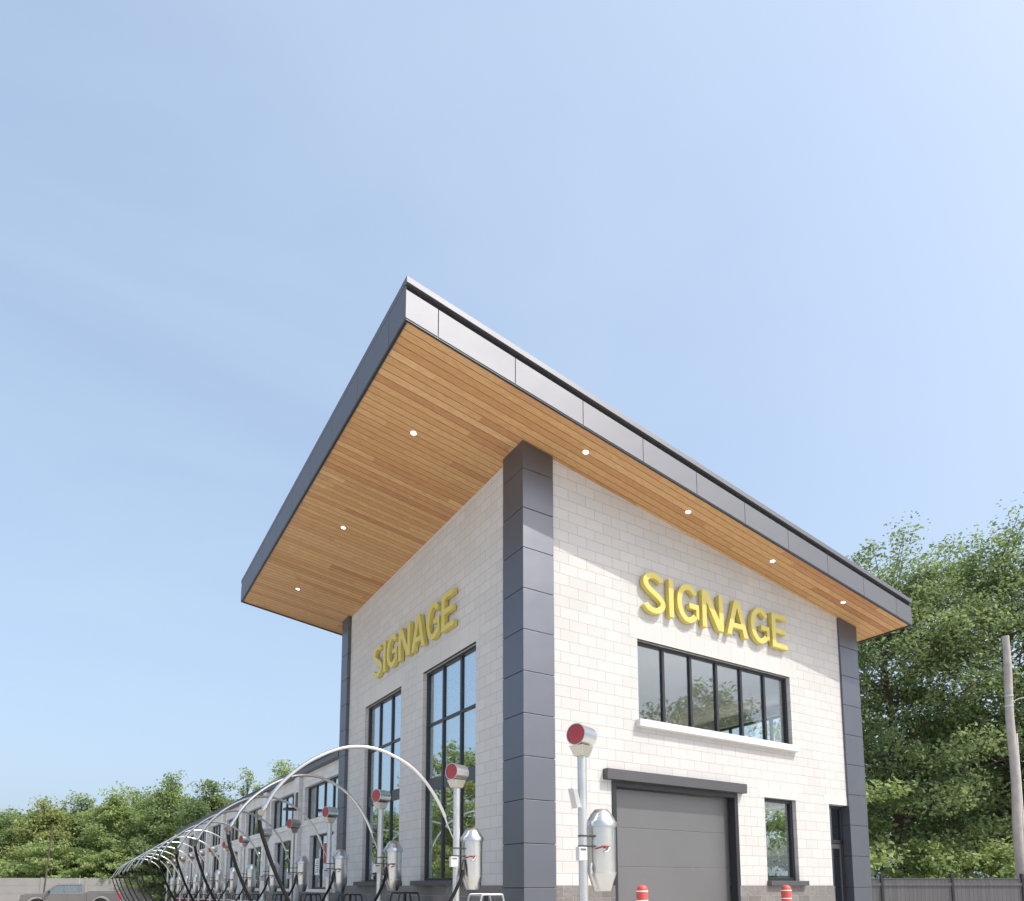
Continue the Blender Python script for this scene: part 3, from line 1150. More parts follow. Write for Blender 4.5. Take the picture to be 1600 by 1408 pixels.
def sign(label, axis):
    cap, total, gap, depth = 0.765, 4.27, 0.095, 0.10
    glyphs = []
    for ch in "SIGNAGE":
        bmg = bmesh.new()
        for poly in glyph_polys(ch):
            vs_ = [bmg.verts.new((px, pz, 0)) for px, pz in poly]
            bmg.faces.new(vs_)
        bmesh.ops.remove_doubles(bmg, verts=bmg.verts, dist=1e-5)
        me = bpy.data.meshes.new("glyph")
        bmg.to_mesh(me)
        bmg.free()
        xs = [v.co.x for v in me.vertices]
        ys = [v.co.y for v in me.vertices]
        glyphs.append((me, min(xs), max(xs), min(ys), max(ys)))
    iy0, iy1 = glyphs[1][3], glyphs[1][4]
    s = cap / (iy1 - iy0)
    wsum = sum((g[2] - g[1]) for g in glyphs) * s
    sxx = s * (total - gap * 6) / wsum
    if axis == 'y':
        o = Vector((2.66, EY, 6.815))
        ax, ay, az = Vector((1, 0, 0)), Vector((0, 0, 1)), Vector((0, -1, 0))
    else:
        o = Vector((DX, 6.73, 6.80))
        ax, ay, az = Vector((0, -1, 0)), Vector((0, 0, 1)), Vector((-1, 0, 0))
    t = thing("letter_sign", label, "sign", tuple(o))
    x = 0.0
    for ch, (me, x0, x1, y0, y1) in zip("SIGNAGE", glyphs):
        bm = bmesh.new()
        bm.from_mesh(me)
        bmesh.ops.remove_doubles(bm, verts=bm.verts, dist=1e-5)
        for v in bm.verts:
            v.co = Vector(((v.co.x - x0) * sxx + x, (v.co.y - iy0) * s, 0))
        geom = bmesh.ops.extrude_face_region(bm, geom=bm.faces[:])
        for v in [e for e in geom['geom'] if isinstance(e, bmesh.types.BMVert)]:
            v.co.z += depth
        for v in bm.verts:
            c = v.co
            v.co = ax * c.x + ay * c.y + az * (c.z + 0.015)
        bmesh.ops.recalc_face_normals(bm, faces=bm.faces)
        m2 = bpy.data.meshes.new("letter")
        bm.to_mesh(m2)
        bm.free()
        m2.materials.append(M['gold'])
        lo = bpy.data.objects.new("letter", m2)
        COL.objects.link(lo)
        lo.parent = t
        md = lo.modifiers.new("bevel", 'BEVEL')
        md.width = 0.007
        md.segments = 2
        md.limit_method = 'ANGLE'
        md.angle_limit = R(50)
        # stand-off pins
        p = MB()
        zc = 0.12 if ch != 'A' else 0.05
        for px, pz in ((x + (x1 - x0) * sxx * 0.5, 0.06), (x + (x1 - x0) * sxx * 0.5, cap - 0.06)):
            q = o + ax * px + ay * pz
            p.tube([q, q + az * 0.02], 0.008, 6)
        pin = p.build("stand_off", M['joint'], t)
        x += (x1 - x0) * sxx + gap
    return t


sign("gold raised SIGNAGE letters on the sunlit front wall above the long window", 'y')
sign("gold raised SIGNAGE letters on the shaded side wall above the tall windows", 'x')

# ------------------------------------------------------------------ vacuum stations
XP = -1.0
YS = [-2.75 + 3.155 * k for k in range(14)]


def arc_pts():
    pts = [(-1.20, 2.76), (-1.26, 2.88), (-1.35, 3.03), (-1.48, 3.21), (-1.63, 3.37), (-1.80, 3.50), (-1.99, 3.60), (-2.28, 3.70),
           (-2.56, 3.725), (-2.83, 3.685), (-3.09, 3.58), (-3.35, 3.425), (-3.59, 3.225), (-3.77, 3.02), (-3.87, 2.85), (-3.95, 2.70)]
    return pts


def catmull(pts, n=4):
    P_ = [Vector(p) for p in pts]
    P_ = [P_[0] * 2 - P_[1]] + P_ + [P_[-1] * 2 - P_[-2]]
    out = []
    for i in range(1, len(P_) - 2):
        for k in range(n):
            t = k / n
            a, b, c, d = P_[i - 1], P_[i], P_[i + 1], P_[i + 2]
            out.append(0.5 * (2 * b + (c - a) * t + (2 * a - 5 * b + 4 * c - d) * t * t + (3 * b - a - 3 * c + d) * t ** 3))
    out.append(P_[-2])
    return out


def station(y, boom, label):
    t = thing("vacuum_station", label, "vacuum station", (XP, y, 0), "vacuum stations in a row beside the building")
    m = MB()
    m.box(XP - 0.13, XP + 0.13, y - 0.13, y + 0.13, 0.0, 0.016)
    m.lathe([(0.0545, 0.016), (0.0545, 3.27)], (XP, y, 0), n=24)
    m.build("post", M['galv'], t)
    # neck bracket: a flared plate saddle under the lamp
    m = MB()
    ax = Vector((-0.9455, -0.3256, 0))
    sd = Vector((0.3256, -0.9455, 0))
    c = Vector((XP, y, 0))

    def q(a, s, z):
        return tuple(c + ax * a + sd * s + Vector((0, 0, z)))
    m.hexa([q(-0.07, -0.066, 3.23), q(0.08, -0.066, 3.23), q(0.08, 0.066, 3.23), q(-0.07, 0.066, 3.23)],
           [q(-0.11, -0.095, 3.352), q(0.135, -0.095, 3.352), q(0.135, 0.095, 3.352), q(-0.11, 0.095, 3.352)])
    m.build("bracket", M['brass'], t, bevel=0.006)
    # lamp drum with a red lens facing the lot
    m = MB()
    hc = c + Vector((0, 0, 3.482))
    m.lathe([(0.05, -0.16), (0.112, -0.158), (0.127, -0.142), (0.129, 0.115), (0.133, 0.119), (0.133, 0.132), (0.122, 0.132), (0.122, 0.119)], hc, ax, 36)
    drum = m.build("lamp_drum", M['steel'], t)
    m = MB()
    m.lathe([(0.121, 0.112), (0.121, 0.124), (0.08, 0.133), (0.03, 0.137)], hc, ax, 36)
    m.build("red_lens", M['red'], drum)
    # separator canister beside the post
    cx, cy = XP + 0.275, y - 0.01
    m = MB()
    m.lathe([(0.095, 1.635), (0.103, 1.64), (0.165, 1.83), (0.167, 1.845), (0.167, 2.40)], (cx, cy, 0), n=32)
    can = m.build("canister", M['steel'], t)
    m = MB()
    m.lathe([(0.176, 2.392), (0.186, 2.397), (0.186, 2.45), (0.170, 2.472), (0.128, 2.545), (0.082, 2.606), (0.06, 2.613)], (cx, cy, 0), n=20)
    m.build("lid", M['steel'], can)
    m = MB()
    m.lathe([(0.1695, 1.842), (0.1695, 1.856)], (cx, cy, 0), n=32)
    m.build("seam", M['galv'], can)
    # straps
    for z in (2.28, 2.16):
        m = MB()
        m.lathe([(0.056, z - 0.010), (0.061, z - 0.010), (0.061, z + 0.010), (0.056, z + 0.010)], (XP, y, 0), n=20)
        m.tube([(XP + 0.055, y - 0.03, z), (XP + 0.19, y - 0.12, z)], 0.011, 6)
        m.build("strap", M['sillmetal'], t)
    # valve handle and latch on the canister face
    m = MB()
    m.tube([(XP + 0.10, y - 0.10, 2.13), (XP + 0.16, y - 0.17, 2.155), (XP + 0.25, y - 0.185, 2.155)], 0.010, 8)
    m.box(XP + 0.17, XP + 0.215, y - 0.20, y - 0.17, 2.135, 2.16)
    m.build("valve", M['redpaint'], t)
    m = MB()
    m.tube([(XP + 0.24, y - 0.19, 2.145), (XP + 0.20, y - 0.20, 2.10), (XP + 0.155, y - 0.20, 2.09)], 0.012, 8)
    m.tube([(XP + 0.075, y - 0.06, 1.96), (XP + 0.055, y - 0.07, 1.90), (XP + 0.07, y - 0.075, 1.84)], 0.016, 8)
    m.build("handle", M['chrome'], t)
    # control box on the lot side
    m = MB()
    m.box(XP - 0.155, XP - 0.035, y - 0.125, y - 0.055, 1.985, 2.145)
    bx = m.build("control_box", M['boxgrey'], t, bevel=0.008)
    m = MB()
    m.box(XP - 0.135, XP - 0.055, y - 0.128, y - 0.1255, 2.105, 2.125)
    m.build("label_strip", M['ink'], bx)
    if not boom:
        m = MB()
        d = Vector((0.26, 0, 1)).normalized()
        m.hexa([(XP - 0.125, y - 0.06, 2.60), (XP - 0.062, y - 0.06, 2.615), (XP - 0.062, y + 0.04, 2.615), (XP - 0.125, y + 0.04, 2.60)],
               [(XP - 0.185, y - 0.06, 2.83), (XP - 0.125, y - 0.06, 2.84), (XP - 0.125, y + 0.04, 2.84), (XP - 0.185, y + 0.04, 2.83)])
        m.box(XP - 0.11, XP - 0.05, y - 0.02, y + 0.02, 2.68, 2.71)
        m.build("mounting_plate", M['galv'], t, bevel=0.004)
        return t
    pts = catmull([(x, y, z) for x, z in arc_pts()], 3)
    m = MB()
    m.tube(pts, [0.026] * len(pts), 14)
    m.lathe([(0.036, -0.03), (0.036, 0.03)], pts[-2], pts[-1] - pts[-4], 16)
    bm_ = m.build("boom", M['steel'], t)
    m = MB()
    m.tube([(-1.205, y, 2.77), (-1.17, y, 2.66)], [0.017, 0.012], 8)
    m.tube([(-1.17, y, 2.66), (-1.05, y, 2.42)], 0.008, 6)
    m.build("stay_cable", M['galv'], bm_)
    # swivel at the boom tip
    m = MB()
    m.tube([(-3.95, y, 2.70), (-3.985, y, 2.64), (-3.99, y, 2.57)], [0.031, 0.036, 0.034], 14)
    m.lathe([(0.044, -0.04), (0.048, -0.035), (0.048, 0.035), (0.044, 0.04)], (-3.985, y, 2.665), (0.2, -1, 0.15), 20)
    m.build("swivel", M['swivel'], bm_)
    hp = catmull([(-3.99, y, 2.58), (-3.955, y, 2.42), (-3.89, y, 2.23), (-3.76, y, 1.90), (-3.55, y, 1.48), (-3.20, y - 0.03, 0.90), (-2.75, y - 0.06, 0.45),
                  (-2.30, y - 0.09, 0.34), (-1.85, y - 0.12, 0.58), (-1.45, y - 0.14, 1.05), (-1.17, y - 0.15, 1.48), (-0.98, y - 0.13, 1.82), (-0.935, y - 0.09, 1.98)], 5)
    m = MB()
    m.tube(hp, 0.027, 12)
    hz = m.build("hose", M['rubber'], t)
    m = MB()
    m.tube([(-0.955, y - 0.11, 1.93), (-0.925, y - 0.085, 2.02), (-0.90, y - 0.07, 2.10)], [0.034, 0.028, 0.018], 10)
    m.build("nozzle", M['blackpaint'], hz)
    return t


ordn = ["second", "third", "fourth", "fifth", "sixth", "seventh", "eighth", "ninth", "tenth", "eleventh", "twelfth", "thirteenth", "last"]
station(YS[0], False, "steel vacuum post without a boom, nearest the camera, before the roller door wall")
first = station(YS[1], True, "first vacuum post with a curved boom, before the tall window next to the corner pier")
SWING = {2: 0.21, 3: 0.15, 4: 0.17, 5: 0.08, 6: 0.13, 7: 0.04, 8: 0.14, 9: 0.02, 10: 0.10, 11: -0.05, 12: 0.06, 13: 0.0}
lbl = {2: "vacuum post with curved boom before the tower's farther tall window",
       3: "vacuum post with curved boom standing before the tower's far side pier",
       4: "vacuum post with curved boom before the first windows of the low wing"}
for k in range(2, 14):
    lab = lbl.get(k, "vacuum post with curved boom beside the low wing, %s post counted from the camera" % ordn[k - 1])
    if k == 13:
        lab = "farthest vacuum post with curved boom, at the very end of the row"
    st = copy_thing(first, (XP, YS[k], GZ(YS[k])), lab)
    for ch in st.children:              # every boom hangs at its own swing
        if ch.name.startswith(("boom", "hose")):
            ch.rotation_euler.z = SWING[k]


# ------------------------------------------------------------------ waste bins between the posts
def bin_thing(y, label, frame_mat):
    x0 = -0.46
    t = thing("trash_bin", label, "trash bin", (x0, y, 0), "red bins with hooded tops beside the vacuum posts")
    m = MB()
    m.hexa([(x0 - 0.20, y - 0.2, 0.02), (x0 + 0.20, y - 0.2, 0.02), (x0 + 0.20, y + 0.2, 0.02), (x0 - 0.20, y + 0.2, 0.02)],
           [(x0 - 0.23, y - 0.23, 1.31), (x0 + 0.23, y - 0.23, 1.31), (x0 + 0.23, y + 0.23, 1.31), (x0 - 0.23, y + 0.23, 1.31)])
    m.build("bin_body", M['redpaint'], t, bevel=0.015)
    m = MB()
    m.box(x0 - 0.265, x0 + 0.265, y - 0.265, y + 0.265, 1.312, 1.35)
    m.build("rim", M['whitemetal'], t, bevel=0.01)
    m = MB()
    for yy in (y - 0.2, y + 0.2):
        m.tube(catmull([(x0 - 0.235, yy, 1.345), (x0 - 0.195, yy, 1.53), (x0 - 0.165, yy, 1.56), (x0, yy, 1.562), (x0 + 0.165, yy, 1.56), (x0 + 0.195, yy, 1.53), (x0 + 0.235, yy, 1.345)], 3), 0.016, 8)
    for xx in (-0.18, 0.18):
        m.tube([(x0 + xx, y - 0.2, 1.55), (x0 + xx, y + 0.2, 1.55)], 0.016, 8)
    m.box(x0 - 0.16, x0 + 0.16, y - 0.19, y + 0.19, 1.555, 1.568)
    m.build("hood_frame", frame_mat, t)
    m = MB()
    m.lathe([(0.03, 1.345), (0.03, 1.553)], (x0, y, 0), n=12)
    m.build("hood_post", M['blackpaint'], t)
    return t


bin_thing(YS[1], "bin with a light grey hooded top, just right of the first boom vacuum post", M['galv'])
b2 = bin_thing(YS[2], "bin with a black hooded top between the tower's two tall windows", M['blackpaint'])
for k in range(3, 14):
    lab = {3: "black hooded bin before the tower's far side pier", 4: "black hooded bin before the low wing's first low window"}.get(
        k, "black hooded bin beside the low wing, %s bin counted from the camera" % ordn[k - 2])
    if k == 13:
        lab = "farthest black hooded red bin, at the end of the vacuum row"
    copy_thing(b2, (-0.46, YS[k], GZ(YS[k])), lab)


# ------------------------------------------------------------------ bollards
def bollard(x, y, label):
    t = thing("bollard", label, "bollard", (x, y, 0), "red bollards before the front wall")
    m = MB()
    m.lathe([(0.092, 0.0), (0.092, 1.61), (0.090, 1.64), (0.082, 1.672), (0.062, 1.697), (0.03, 1.71), (0.008, 1.713)], (x, y, 0), n=28)
    m.build("sleeve", M['bollard'], t)
    for z in (1.60, 1.45):
        m = MB()
        m.lathe([(0.0935, z), (0.0945, z + 0.002), (0.0945, z + 0.018), (0.0935, z + 0.02)], (x, y, 0), n=28)
        m.build("reflective_band", M['whiteband'], t)


bollard(1.76, -0.8, "red bollard with white bands standing before the roller door")
bollard(5.45, -0.8, "red bollard with white bands standing before the narrow window")


# ------------------------------------------------------------------ fences, poles
FWD = Vector((0.5318, 0.8469, 0))
RGT = Vector((0.8469, -0.5318, 0))
CAM = Vector((-6.076, -9.109, 0))


def at(depth, side):
    return CAM + FWD * depth + RGT * side


# board fence on the right: 2.44 m bays
fa = at(24.0, 10.62)
fence = thing("board_fence", "grey upright board fence with black posts running off to the right of the building", "fence", tuple(fa))
fence.rotation_euler = (0, 0, math.atan2(RGT.y, RGT.x))
for k in range(12):
    m = MB()
    x0 = k * 2.44 + 0.04
    m.box(x0, x0 + 2.36, -0.012, 0.012, 0.05, 1.93)
    ob = m.build("board_panel", M['fence'])
    ob.parent = fence
    m = MB()
    for z in (0.3, 1.70):
        m.box(x0, x0 + 2.36, -0.045, -0.012, z, z + 0.10)
    m.box(x0, x0 + 2.36, -0.03, 0.03, 1.93, 1.955)
    r_ = m.build("rail", M['fence'])
    r_.parent = ob
for k in range(13):
    m = MB()
    x0 = k * 2.44
    m.box(x0 - 0.04, x0 + 0.04, -0.055, 0.055, 0, 2.09)
    m.hexa([(x0 - 0.05, -0.065, 2.09), (x0 + 0.05, -0.065, 2.09), (x0 + 0.05, 0.065, 2.09), (x0 - 0.05, 0.065, 2.09)],
           [(x0 - 0.01, -0.01, 2.125), (x0 + 0.01, -0.01, 2.125), (x0 + 0.01, 0.01, 2.125), (x0 - 0.01, 0.01, 2.125)])
    ob = m.build("fence_post", M['blackpaint'])
    ob.parent = fence

# far rail wall on the left, behind the pickup
fy = 56.0
t = thing("panel_wall", "low grey wall of horizontal panels behind the pickup truck", "wall", (-26, fy, 0))
for k in range(15):
    x0 = -26 + k * 3.0
    m = MB()
    for z in range(4):
        m.box(x0 + 0.08, x0 + 2.92, fy - 0.06, fy + 0.06, -0.1 + z * 0.60, 0.49 + z * 0.60)
    m.build("wall_panel", M['fencefar'], t)
    m = MB()
    m.box(x0 - 0.08, x0 + 0.08, fy - 0.1, fy + 0.1, -0.12, 2.33)
    m.build("wall_post", M['fencefar'], t)

# thin leaning pole behind the pickup bonnet
m = MB()
m.tube([(-7.72, 51, -0.12), (-7.58, 51, 3.2), (-7.44, 51, 6.25)], [0.060, 0.055, 0.045], 10)
tag(m.build("thin_pole", M['bark']), "thin dark pole leaning right behind the pickup truck's bonnet", "pole")

# wooden utility pole behind the board fence
pb, ptp = at(25.2, 18.80), at(25.2, 18.98)
pb.z, ptp.z = 0, 11.1
up = thing("utility_pole", "weathered leaning wooden utility pole with a conduit, behind the board fence", "pole", tuple(pb))
m = MB()
n = 14
m.tube([pb.lerp(ptp, i / n) + RGT * (0.03 * math.sin(i * 1.1)) for i in range(n + 1)], [0.178 - 0.055 * i / n for i in range(n + 1)], 16)
m.build("pole_shaft", M['pole'], up)
for f in (0.755, 0.79):
    m = MB()
    q0 = pb.lerp(ptp, f) + RGT * (0.03 * math.sin(f * n * 1.1))
    m.lathe([(0.146, -0.04), (0.152, -0.038), (0.152, 0.038), (0.146, 0.04)], q0, ptp - pb, 18)
    m.build("band", M['galv'], up)
m = MB()
off = RGT * 0.15 - FWD * 0.10
m.tube([pb.lerp(ptp, f) + off * (1 - 0.3 * f) + Vector((0, 0, 0)) for f in (0.02, 0.25, 0.5, 0.66)], 0.035, 10)
m.build("conduit", M['conduit'], up)
m = MB()
a0 = pb.lerp(ptp, 0.77)
m.tube([a0 + RGT * 0.1, a0 + RGT * 0.35 + Vector((0, 0, 0.12)), a0 + RGT * 0.75 + Vector((0, 0, 0.2))], 0.03, 8)
arm = m.build("lamp_arm", M['swivel'], up)
m = MB()
m.lathe([(0.03, 0.10), (0.10, 0.08), (0.17, 0.0), (0.18, -0.05), (0.15, -0.06)], a0 + RGT * 0.8 + Vector((0, 0, 0.16)), (0.1, 0, 1), 16)
m.build("lamp_head", M['swivel'], arm)
m = MB()
a1 = pb.lerp(ptp, 0.70)
m.tube(catmull([tuple(a1 + RGT * 0.10 - FWD * 0.1), tuple(a1 + RGT * 0.22 - FWD * .1 + Vector((0, 0, 0.22))), tuple(a1 + RGT * 0.10 - FWD * .1 + Vector((0, 0, 0.4)))], 5), 0.018, 8)
m.build("cable_loop", M['rubber'], up)

# service cable from the pole to the building
m = MB()
c0 = Vector((9.73, 7.5, 4.3))
c1 = pb.lerp(ptp, 0.58) - RGT * 0.14
pts = []
for i in range(25):
    f = i / 24
    p_ = c0.lerp(c1, f)
    p_.z -= 0.7 * 4 * f * (1 - f)
    pts.append(p_)
m.tube(pts, 0.012, 6)
tag(m.build("service_cable", M['rubber']), "sagging black service cable between the building's far side and the utility pole", "cable")


# ------------------------------------------------------------------ pickup truck (drives to the left)
def pickup(cx_front, y, label):
    x0 = cx_front            # front bumper
    yc = y
    t = thing("pickup_truck", label, "pickup truck", (x0 + 2.9, y, 0))
    hw = 0.98
    fa_, ra_ = x0 + 0.92, x0 + 4.58       # axle positions
    wr_ = 0.46

    def arch(cx, r=0.60):
        return [(cx + r * math.cos(a), 0.46 + r * math.sin(a)) for a in [math.pi * k / 10 for k in range(10, -1, -1)]]
    # body side outline from the front bottom, over the top, back along the bottom
    low = [(x0 + 0.02, 0.45)]
    topl = [(x0, 0.62), (x0 + 0.03, 1.02), (x0 + 0.12, 1.17), (x0 + 0.5, 1.24), (x0 + 1.30, 1.27), (x0 + 3.62, 1.27), (x0 + 3.72, 1.30), (x0 + 5.64, 1.30), (x0 + 5.68, 1.22), (x0 + 5.70, 0.62), (x0 + 5.62, 0.52)]
    bottom = [(ra_ + 0.60, 0.46)] + [p for p in reversed(arch(ra_))][1:-1] + [(ra_ - 0.60, 0.46)] + [(fa_ + 0.60, 0.46)] + [p for p in reversed(arch(fa_))][1:-1] + [(fa_ - 0.60, 0.46)]
    outline = low + topl + bottom
    m = MB()
    m.prism([(x, yc - hw, z) for x, z in outline], (0, 2 * hw, 0))
    body = m.build("body", M['carpaint'], t, bevel=0.035)
    # open load bed
    m = MB()
    m.box(x0 + 3.80, x0 + 5.55, yc - hw + 0.10, yc + hw - 0.10, 1.302, 1.315)
    m.build("bed_cover", M['blackpaint'], body)
    m = MB()
    m.box(x0 + 3.78, x0 + 5.62, yc - hw + 0.0, yc - hw + 0.08, 1.302, 1.335)
    m.build("bed_rail", M['blackpaint'], body, bevel=0.01)
    m = MB()
    m.box(x0 + 3.78, x0 + 5.62, yc + hw - 0.08, yc + hw, 1.302, 1.335)
    m.build("bed_rail", M['blackpaint'], body, bevel=0.01)
    # cab
    bl = [(x0 + 1.25, 1.26), (x0 + 3.66, 1.26)]
    rf = [(x0 + 1.98, 1.80), (x0 + 3.50, 1.81)]
    ti = 0.17
    m = MB()
    lo = [(bl[0][0], yc - hw + 0.03), (bl[1][0], yc - hw + 0.03), (bl[1][0], yc + hw - 0.03), (bl[0][0], yc + hw - 0.03)]

    # pillars and roof
    def side(s):
        yb, yt = yc + s * (hw - 0.03), yc + s * (hw - ti)

        def P3(x, z):
            f = (z - 1.26) / 0.55
            return (x, yb + (yt - yb) * f, z)
        d = (0, -s * 0.06, 0)
        m.prism([P3(x0 + 1.25, 1.27), P3(x0 + 1.98, 1.80), P3(x0 + 2.06, 1.74), P3(x0 + 1.43, 1.28)], d)
        m.prism([P3(x0 + 2.56, 1.28), P3(x0 + 2.60, 1.74), P3(x0 + 2.68, 1.74), P3(x0 + 2.66, 1.28)], d)
        m.prism([P3(x0 + 3.42, 1.28), P3(x0 + 3.36, 1.74), P3(x0 + 3.50, 1.80), P3(x0 + 3.66, 1.28)], d)
        m.prism([P3(x0 + 1.96, 1.79), P3(x0 + 3.50, 1.80), P3(x0 + 3.40, 1.735), P3(x0 + 2.05, 1.735)], d)
        return P3
    s1 = side(-1)
    side(1)
    m.hexa([(x0 + 1.97, yc - hw + ti + 0.004, 1.76), (x0 + 3.50, yc - hw + ti + 0.004, 1.77), (x0 + 3.50, yc + hw - ti - 0.004, 1.77), (x0 + 1.97, yc + hw - ti - 0.004, 1.76)],
           [(x0 + 2.08, yc - hw + ti + 0.10, 1.83), (x0 + 3.42, yc - hw + ti + 0.10, 1.84), (x0 + 3.42, yc + hw - ti - 0.10, 1.84), (x0 + 2.08, yc + hw - ti - 0.10, 1.83)])
    m.build("cab", M['carpaint'], t, bevel=0.012)
    for s in (-1, 1):
        yb, yt = yc + s * (hw - 0.06), yc + s * (hw - ti - 0.03)
        for a, b, c_, d_ in ((1.40, 2.57, 2.60, 2.05), (2.65, 3.44, 3.38, 2.67)):
            m = MB()
            m.prism([(x0 + a, yb, 1.27), (x0 + b, yb, 1.27), (x0 + c_, yt, 1.745), (x0 + d_, yt, 1.745)], (0, -s * 0.008, 0))
            m.build("side_window", M['carglass'], t)
    m = MB()
    m.prism([(x0 + 1.27, yc - hw + 0.09, 1.27), (x0 + 1.27, yc + hw - 0.09, 1.27), (x0 + 1.99, yc + hw - ti - 0.05, 1.78), (x0 + 1.99, yc - hw + ti + 0.05, 1.78)], (0.012, 0, -0.01))
    m.build("windscreen", M['carglass'], t)
    m = MB()
    m.prism([(x0 + 3.63, yc - hw + 0.12, 1.29), (x0 + 3.63, yc + hw - 0.12, 1.29), (x0 + 3.51, yc + hw - ti - 0.06, 1.76), (x0 + 3.51, yc - hw + ti + 0.06, 1.76)], (-0.012, 0, 0))
    m.build("rear_window", M['carglass'], t)
    # seats
    for sx in (2.35, 3.2):
        for sy in (-0.45, 0.45):
            m = MB()
            m.box(x0 + sx, x0 + sx + 0.14, yc + sy - 0.22, yc + sy + 0.22, 1.1, 1.50)
            m.box(x0 + sx + 0.02, x0 + sx + 0.11, yc + sy - 0.11, yc + sy + 0.11, 1.52, 1.68)
            m.build("seat", M['blackpaint'], t, bevel=0.03)
    # door seams, handles, mirror
    m = MB()
    for x in (1.38, 2.62, 3.60):
        m.box(x0 + x - 0.006, x0 + x + 0.006, yc - hw - 0.002, yc - hw + 0.01, 0.55, 1.26)
    m.box(x0 + 3.70, x0 + 3.725, yc - hw - 0.003, yc - hw + 0.01, 0.55, 1.30)
    m.build("door_seam", M['joint'], body)
    for x in (2.38, 3.36):
        m = MB()
        m.box(x0 + x - 0.10, x0 + x + 0.10, yc - hw - 0.028, yc - hw - 0.004, 1.115, 1.145)
        m.build("door_handle", M['carpaint'], body, bevel=0.008)
    for s in (-1, 1):
        m = MB()
        m.box(x0 + 1.52, x0 + 1.66, yc + s * (hw + 0.17) - 0.10, yc + s * (hw + 0.17) + 0.10, 1.24, 1.42)
        m.box(x0 + 1.56, x0 + 1.62, min(yc + s * (hw - 0.03), yc + s * (hw + 0.08)), max(yc + s * (hw - 0.03), yc + s * (hw + 0.08)), 1.27, 1.31)
        m.build("wing_mirror", M['blackpaint'], t, bevel=0.02)
        m = MB()
        m.box(x0 + 5.56, x0 + 5.712, yc + s * (hw - 0.09) - 0.095, yc + s * (hw - 0.09) + 0.095, 0.86, 1.22)
        m.build("tail_light", M['tail'], t, bevel=0.015)
        m = MB()
        m.box(x0 - 0.012, x0 + 0.12, yc + s * (hw - 0.22) - 0.2, yc + s * (hw - 0.22) + 0.2, 0.86, 1.04)
        m.build("headlight", M['chrome'], t, bevel=0.015)
    m = MB()
    m.box(x0 - 0.02, x0 + 0.05, yc - 0.5, yc + 0.5, 0.72, 1.05)
    m.build("grille", M['blackpaint'], t, bevel=0.01)
    m = MB()
    m.box(x0 - 0.08, x0 + 0.1, yc - hw + 0.03, yc + hw - 0.03, 0.46, 0.66)
    m.box(x0 + 5.66, x0 + 5.80, yc - hw + 0.05, yc + hw - 0.05, 0.50, 0.68)
    m.build("bumper", M['chrome'], t, bevel=0.02)
    for ax_ in (fa_, ra_):
        for s in (-1, 1):
            m = MB()
            yy = yc + s * (hw - 0.14)
            m.lathe([(0.22, -0.13), (0.38, -0.135), (wr_ - 0.02, -0.11), (wr_, -0.06), (wr_, 0.06), (wr_ - 0.02, 0.11), (0.38, 0.135), (0.22, 0.13)], (ax_, yy, wr_), (0, s, 0), 28)
            w = m.build("wheel", M['rubber'], t)
            m = MB()
            m.lathe([(0.20, 0.05), (0.235, 0.131), (0.215, 0.134), (0.20, 0.10), (0.06, 0.11), (0.05, 0.125), (0.01, 0.126)], (ax_, yy, wr_), (0, s, 0), 20)
            m.build("rim", M['galv'], w)
    # aerial
    m = MB()
    m.tube([(x0 + 3.25, yc - 0.3, 1.83), (x0 + 3.27, yc - 0.3, 2.35)], 0.012, 6)
    m.build("aerial", M['boxgrey'], t)
    return t


truck = pickup(-8.82, 46.0, "dark grey crew cab pickup truck parked at the far left before the low wall")


truck.location.z = -0.12
truck.scale.z = 1.06


# ------------------------------------------------------------------ trees
def leaves_mesh(name, P_, nrm, size, seed, mat, aspect=0.58):
    rng = np.random.default_rng(seed)
    n = len(P_)
    t = rng.normal(size=(n, 3))
    t -= nrm * (t * nrm).sum(1, keepdims=True)
    t /= np.linalg.norm(t, axis=1, keepdims=True) + 1e-9
    b = np.cross(nrm, t)
    s = size * rng.uniform(0.55, 1.3, (n, 1))
    L_, W_ = t * s * 0.5, b * s * 0.5 * aspect
    bend = nrm * s * 0.10
    v = np.stack([P_ - L_ - bend, P_ + W_ * 1.0 + L_ * 0.1, P_ + L_ - bend, P_ - W_ * 1.0 + L_ * 0.1], 1).reshape(-1, 3)
    me = bpy.data.meshes.new(name)
    me.vertices.add(4 * n)
    me.vertices.foreach_set('co', v.astype(np.float32).ravel())
    me.loops.add(4 * n)
    me.loops.foreach_set('vertex_index', np.arange(4 * n, dtype=np.int32))
    me.polygons.add(n)
    me.polygons.foreach_set('loop_start', np.arange(0, 4 * n, 4, dtype=np.int32))
    me.polygons.foreach_set('loop_total', np.full(n, 4, dtype=np.int32))
    me.materials.append(mat)
    me.update(calc_edges=True)
    me.validate()
    return me


